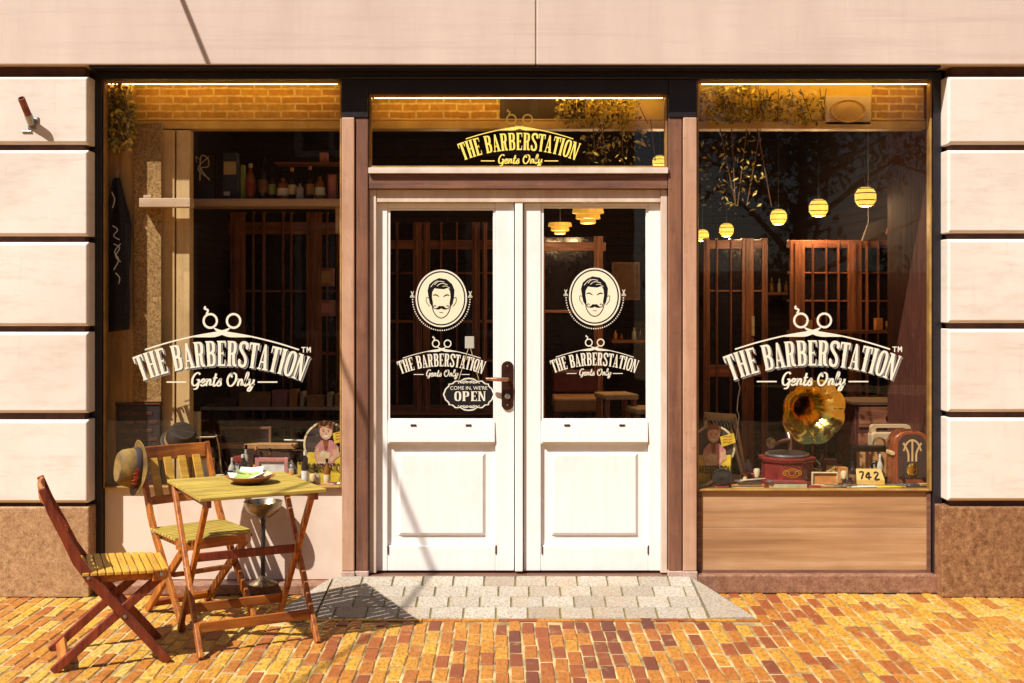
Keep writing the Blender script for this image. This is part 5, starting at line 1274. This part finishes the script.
lantern(659.5, 162, 7, 1.3, 'lit lantern at the right end of the panes over the doors')
# behind the doors
screen('wooden_screen', 'brown wooden screen seen through the left door glass', 'screen', 388, 498, 222, 412, 1.7, [(396, 2), (413, 9), (423, 7), (440, 2), (456, 1.5), (472, 8), (482, 5)], [(240, 9), (272, 2), (405, 10), (320, 3), (360, 2)])
screen('wooden_screen', 'brown wooden frame at the upper left of the right door glass', 'screen', 540, 606, 236, 425, 2.6, [(594, 9), (540, 5)], [(242, 9), (310, 3)])
bn = root('leather_bench', 'tan leather bench seen low through the right door glass', 'bench', (wx(578, 1.6), 1.6, .1)); w_ = ws(24, 1.6); zb_ = wz(398, 1.6) - .1
m = MB(); m.box(-w_, w_, 0, .45, zb_ - .10, zb_); m.build('seat_cushion', 'tan_leather', bn, .02, seg=3)
m = MB(); m.box(-w_, w_, .36, .46, zb_ + .01, zb_ + .17); m.build('back_cushion', 'red_leather', bn, .02, seg=3)
for s_ in (-1, 1):
    m = MB(); m.box(s_ * w_ * .85 - .02, s_ * w_ * .85 + .02, .02, .42, 0, zb_ - .101); m.build('leg', 'dark_wood', bn)
def stool(px, py, y_, wpx, lb):
    r = root('wooden_stool', lb, 'stool', (wx(px, y_), y_, .1), R(12), 'wooden stools inside the right door'); w_ = ws(wpx, y_); z_ = wz(py, y_) - .1
    m = MB(); m.box(-w_, w_, -.14, .14, z_ - .035, z_); m.build('seat', 'cream_post', r, .008)
    for sx in (-1, 1):
        for sy in (-1, 1): m = MB(); m.beam((sx * w_ * 1.05, sy * .14, 0), (sx * w_ * .8, sy * .1, z_ - .036), .03, .03, (0, 1, 0)); m.build('leg', 'brown_wood', r, .003)
stool(616, 393, 1.35, 17, 'pale-topped stool in the middle of the right door glass'); stool(643, 407, 1.2, 13, 'pale-topped stool at the right edge of the right door glass')
# back shelves with rows of small goods
def goods(px0, px1, py, y_, n, lb, grp, hpx=(6, 14)):
    s_ = root('back_shelf', f'dark shelf board {lb}', 'shelf', at((px0 + px1) / 2, y_, py=py)); c_ = s_.location.x
    m = MB(); m.box(wx(px0, y_) - c_, wx(px1, y_) - c_, 0, .18, -.03, 0); m.build('board', 'brown_wood_x', s_, .003)
    for q in (px0 + 3, px1 - 3): m = MB(); m.box(wx(q, y_) - c_ - .012, wx(q, y_) - c_ + .012, .1, Dp - y_ - .01, -.07, -.0305); m.build('bracket', 'dark_wood', s_)
    for i in range(n):
        px = px0 + (px1 - px0) * (i + .5) / n + random.uniform(-1, 1); hh = ws(random.uniform(*hpx), y_); r_ = ws(random.uniform(1.6, 2.4), y_)
        m = MB(); m.lathe([(r_ * .9, 0), (r_, .01), (r_, hh * .6), (r_ * .4, hh * .75), (r_ * .4, hh), (0, hh)], 12)
        o = m.build('bottle', random.choice(['bottle_amber', 'bottle_dark', 'tan_leather', 'book_red', 'bottle_clear', 'orange_card']), None, smooth=True); o.location = (wx(px, y_ + .08), y_ + .08, s_.location.z + .0005)
        tag(o, f'small bottle in the row {lb}', 'bottle', grp)
goods(706, 790, 292, 4.9, 12, 'at the back of the shop left of the cabinet', 'small bottles on the shelf left of the cabinet')
goods(545, 592, 305, 4.9, 7, 'far behind the right door glass', 'small bottles far behind the right door')
goods(612, 650, 340, 4.4, 6, 'deep behind the middle of the right door', 'small bottles deep behind the right door')
goods(248, 304, 300, 4.6, 8, 'seen through the left wooden screen', 'small bottles seen through the left screen')

# ------------------------------------------------------------------ more small goods on both display decks
def jar(lb, px, y_, h_, r_, mat, lid, grp, z=DZ):
    o = root('jar', lb, 'jar', (wx(px, y_), y_, z), 0, grp)
    m = MB(); m.lathe([(r_ * .9, 0), (r_, h_ * .06), (r_, h_ * .74), (r_ * .86, h_ * .8), (0, h_ * .8)], 18); m.build('body', mat, o, smooth=True)
    m = MB(); m.lathe([(r_ * .92, h_ * .801), (r_ * .92, h_), (0, h_)], 18); m.build('lid', lid, o, smooth=True)
def carton(lb, px, y_, w_, h_, d_, mat, lab, grp, rz=0, z=DZ):
    o = root('carton', lb, 'carton', (wx(px, y_), y_, z), R(rz), grp)
    m = MB(); m.box(-w_ / 2, w_ / 2, -d_ / 2, d_ / 2, 0, h_); m.build('box', mat, o, .002)
    m = MB(); m.box(-w_ * .36, w_ * .36, -d_ / 2 - .0015, -d_ / 2 - .0003, h_ * .3, h_ * .72); m.build('printed_label', lab, o)
def brush(lb, px, y_, h_, grp):
    o = root('shaving_brush', lb, 'brush', (wx(px, y_), y_, DZ), 0, grp)
    m = MB(); m.lathe([(.016, 0), (.018, .01), (.010, h_ * .3), (.014, h_ * .5), (0, h_ * .5)], 16); m.build('handle', 'black', o, smooth=True)
    m = MB(); m.lathe([(.012, h_ * .5 + .0005), (.020, h_ * .85), (.014, h_), (0, h_)], 16); m.build('bristles', 'cream_card', o, smooth=True)
gl = 'grooming goods crowded on the left display'; gr = 'grooming goods crowded on the right display'
jar('squat dark jar with cream lid just right of the gold framed card', 220, .09, .075, .026, 'bottle_dark', 'cream_card', gl)
jar('amber jar with black lid at the left of the dish', 229, .14, .09, .024, 'bottle_amber', 'black_card', gl)
jar('pale jar with red lid behind the dish', 262, .26, .12, .026, 'bottle_clear', 'red_card', gl)
jar('small white jar with gold lid right of the pinkish frame', 297, .12, .07, .022, 'white_card', 'gold_trim', gl)
carton('small red carton with white label behind the dish', 238, .34, .055, .15, .05, 'book_red', 'white_card', gl, 8)
carton('brown carton with cream label under the weathered plank', 274, .33, .07, .13, .05, 'book_brown', 'cream_card', gl, -10)
carton('black carton with yellow label left of the show card', 301, .30, .05, .17, .05, 'black_card', 'yellow_card', gl, 5)
carton('tan carton with black label behind the gold framed card', 206, .30, .06, .20, .05, 'book_tan', 'black_card', gl, -6)
brush('shaving brush with black handle left of the pinkish frame', 250, .10, .11, gl)
brush('shaving brush with black handle before the round clear bottle', 313, .06, .085, gl)
bottle('slim amber bottle behind the pinkish framed card', 270, .38, .19, .018, 'bottle_amber', 'cream_card', group=bg)
bottle('slim dark bottle with orange label behind the dish', 256, .40, .20, .019, 'bottle_dark', 'orange_card', 'orange_card', group=bg)
bottle('tall clear bottle with black cap near the left of the plank', 246, .38, .21, .02, 'bottle_clear', 'white_card', group=bg)
jar('black jar with gold lid beside the gramophone crank', 817, .30, .08, .028, 'black', 'gold_trim', gr)
jar('red jar with black lid between gramophone and show card', 752, .30, .075, .028, 'book_red', 'black_card', gr)
jar('tiny cream jar with red lid behind the booklets', 744, .22, .06, .020, 'cream_card', 'red_card', gr)
carton('orange carton with cream label left of the dark box', 842, .30, .055, .09, .05, 'orange_card', 'cream_card', gr, 7)
carton('dark red carton with gold label behind the orange framed card', 830, .36, .07, .13, .05, 'red_leather', 'gold_trim', gr, -5)
carton('white carton with red label behind the hand mirror', 712, .26, .05, .10, .045, 'white_card', 'red_card', gr, 10)
brush('shaving brush with black handle left of the gramophone', 757, .16, .10, gr)
brush('shaving brush with black handle near the number block', 844, .14, .09, gr)
bottle('amber bottle with cream label behind the orange framed card', 822, .42, .17, .024, 'bottle_amber', 'cream_card', group=rb)
bottle('tall dark bottle between the gramophone and the dark box', 838, .44, .20, .022, 'bottle_dark', 'orange_card', group=rb)
bottle('small clear bottle behind the booklets left of the gramophone', 748, .40, .14, .022, 'bottle_clear', 'red_card', group=rb)
book('thin red booklet between the red book and the tan booklet', 809, 824, .072, DZ, .012, .06, 'book_red', R(5))
book('thick brown book under the golden number block booklets', 846, 857, .078, DZ, .022, .07, 'book_brown', R(-3))
book('tan notebook at the right corner below the radio', 921, 930, .075, DZ + .0145, .010, .05, 'book_tan', R(4))
scissors(832, .10, DZ + .018, R(150), 'steel scissors on the tan booklet in front of the orange framed card')
scissors(783, .09, DZ + .0375, R(-8), 'steel scissors on the thick red book')
# framed prints on the far walls
pg_ = 'framed prints at the back of the shop'
for (a_, b_, c_, d_, yy, m1, lb) in ((252, 282, 250, 292, 4.9, 'tan_leather', 'framed tan print seen through the left screen'), (318, 334, 268, 286, 1.2, 'book_tan', 'small tan framed print high at the right of the left window'), (318, 335, 300, 316, 1.2, 'pink_card', 'small pinkish framed print under the tan one in the left window'), (428, 470, 262, 300, 5.0, 'book_brown', 'framed brown print behind the left door emblem'),
        (552, 574, 258, 276, 4.9, 'orange_card', 'small framed orange print in the right door glass'), (612, 640, 262, 300, 4.8, 'book_brown', 'framed brown print at the right of the right door glass'), (716, 738, 262, 290, 4.8, 'book_tan', 'framed tan print behind the dark inner door'), (836, 866, 216, 236, 5.0, 'book_brown', 'framed brown print above the glazed cabinet')):
    f_ = framed('framed_print', lb, 'picture', a_, b_, c_, d_, yy, 'brown_wood', m1, .02); f_['group'] = pg_
# ------------------------------------------------------------------ across the street (seen only as a reflection)
OB = root('opposite_building', 'brown brick house row across the street, behind the viewer', 'building', (0, -17, 0))
m = MB(); m.box(-16, 2.4, -1.5, 0, 0, 12.2); m.build('wall', 'far_brick', OB)
m = MB(); m.add([(-16.3, .3, 12.2), (2.6, .3, 12.2), (2.6, -3, 14.4), (-16.3, -3, 14.4)], [(0, 1, 2, 3)]); m.build('roof', 'far_roof', OB)
for fz in (.9, 4.4, 8.2):
    for i in range(5):
        x = -13.4 + i * 3.3; m = MB()
        for q in ((-.7, -.58, 0, 2.2), (.58, .7, 0, 2.2), (-.58, .58, 2.08, 2.2), (-.58, .58, 0, .12), (-.05, .05, .12, 2.08)): m.box(x + q[0], x + q[1], .002, .08, fz + q[2], fz + q[3])
        w = m.build('window', 'sill', OB); m = MB(); m.box(x - .6, x + .6, .004, .02, fz + .1, fz + 2.1); m.build('pane', 'dark_pane', w)
gw = MB(); gw.box(2.8, 16, -18.2, -17.9, 0, 2.2); tag(gw.build('garden_wall', 'far_brick', None), 'low brown brick garden wall across the street, behind the viewer', 'wall')
for (tx, ty, hh, rr_, lb) in ((4.6, -12.6, 6.4, 2.3, 'leafy street tree across the street, nearer the houses'), (9.6, -15.0, 8.0, 3.0, 'taller leafy street tree farther right across the street')):
    tr = root('street_tree', lb, 'tree', (tx, ty, -.01), 0, 'street trees behind the viewer')
    m = MB(); m.tube([(0, 0, 0), (.05, .02, 1.2), (-.03, .05, 2.4), (.04, 0, hh * .7)], [.16, .13, .10, .04], 12)
    for k in range(9):
        a_ = k * 2.4; z0 = 1.9 + k * .28; m.tube([(0, 0, z0), (.5 * rr_ * math.cos(a_), .5 * rr_ * math.sin(a_), z0 + .7), (.9 * rr_ * math.cos(a_), .9 * rr_ * math.sin(a_), z0 + 1.1)], [.06, .035, .012], 7)
    m.build('trunk', 'book_brown', tr, smooth=True)
    m = MB(); cl = [(random.gauss(0, .45) * rr_, random.gauss(0, .45) * rr_, hh * .62 + random.gauss(0, .42) * rr_ * .8, random.uniform(.3, .75)) for _ in range(42)]
    for (cx_, cy_, cz_, cr_) in cl:
        for _ in range(120):
            d_ = V((random.gauss(0, 1), random.gauss(0, 1), random.gauss(0, 1))).normalized() * cr_ * random.random() ** .4; s_ = random.uniform(.05, .10)
            T = Matrix.Translation((cx_ + d_.x, cy_ + d_.y, max(1.9, cz_ + d_.z))) @ Matrix.Rotation(random.uniform(0, 6.28), 4, 'Z') @ Matrix.Rotation(random.uniform(-1.3, 1.3), 4, 'X')
            m.add([(0, -s_, 0), (s_ * .5, 0, s_ * .15), (0, s_, 0), (-s_ * .5, 0, s_ * .15)], [(0, 1, 2), (0, 2, 3)], 0, T)
    m.build('crown', 'leaf_dark', tr)
# ------------------------------------------------------------------ overhead cable throwing the slanting shadow on the door
SUN = V((.58, .56, -1)).normalized()
a3 = V((wx(385, .05), .05, wz(455, .05))); b3 = V((wx(425, .05), .05, wz(550, .05)))
dv = a3 - b3
top = a3 + dv * 6.0; top.y = -.10
s1 = SUN / abs(SUN.z)
low = b3 - s1 * 4.2
far = top + (low - top) * (16.9 / abs((low - top).y) if True else 1)
far.y = -16.95
m = MB(); m.tube([top, low, far], .014, 8)
tag(m.build('overhead_cable', 'rubber', None, smooth=True), 'thin black cable strung overhead across the street', 'cable')
# ------------------------------------------------------------------ light, air, camera
W = bpy.data.worlds.new('World'); S.world = W; W.use_nodes = True
nt = W.node_tree; nt.nodes.clear()
sky = nt.nodes.new('ShaderNodeTexSky'); sky.sky_type = 'NISHITA'; sky.sun_disc = False
el = math.asin(-SUN.z); az = math.atan2(-SUN.x, -SUN.y)
sky.sun_elevation = el; sky.sun_rotation = az
bg = nt.nodes.new('ShaderNodeBackground'); bg.inputs['Strength'].default_value = .05
out = nt.nodes.new('ShaderNodeOutputWorld'); nt.links.new(sky.outputs[0], bg.inputs[0]); nt.links.new(bg.outputs[0], out.inputs[0])
l = bpy.data.lights.new('Sun', 'SUN'); l.energy = 5.0; l.angle = R(.53); l.color = (1, .955, .88)
lo = bpy.data.objects.new('Sun', l); C.objects.link(lo); lo.rotation_euler = SUN.to_track_quat('-Z', 'Y').to_euler()
cam = bpy.data.cameras.new('Camera'); co = bpy.data.objects.new('Camera', cam); C.objects.link(co)
co.location = (0, CAMY, CAMZ); co.rotation_euler = (R(90), 0, 0)
cam.sensor_width = 36; cam.lens = 36 * F / 1024; cam.shift_x = 0; cam.shift_y = -(341.5 - HY) / 1024
cam.clip_start = .05; cam.clip_end = 500
S.camera = co
v = S.view_settings; v.view_transform = 'Standard'; v.look = 'None'; v.exposure = .6; v.gamma = 1; v.use_curve_mapping = False
S.render.engine = 'CYCLES'
c = S.cycles; c.use_denoising = True; c.max_bounces = 8; c.transparent_max_bounces = 12; c.sample_clamp_indirect = 6; c.caustics_reflective = False; c.caustics_refractive = False
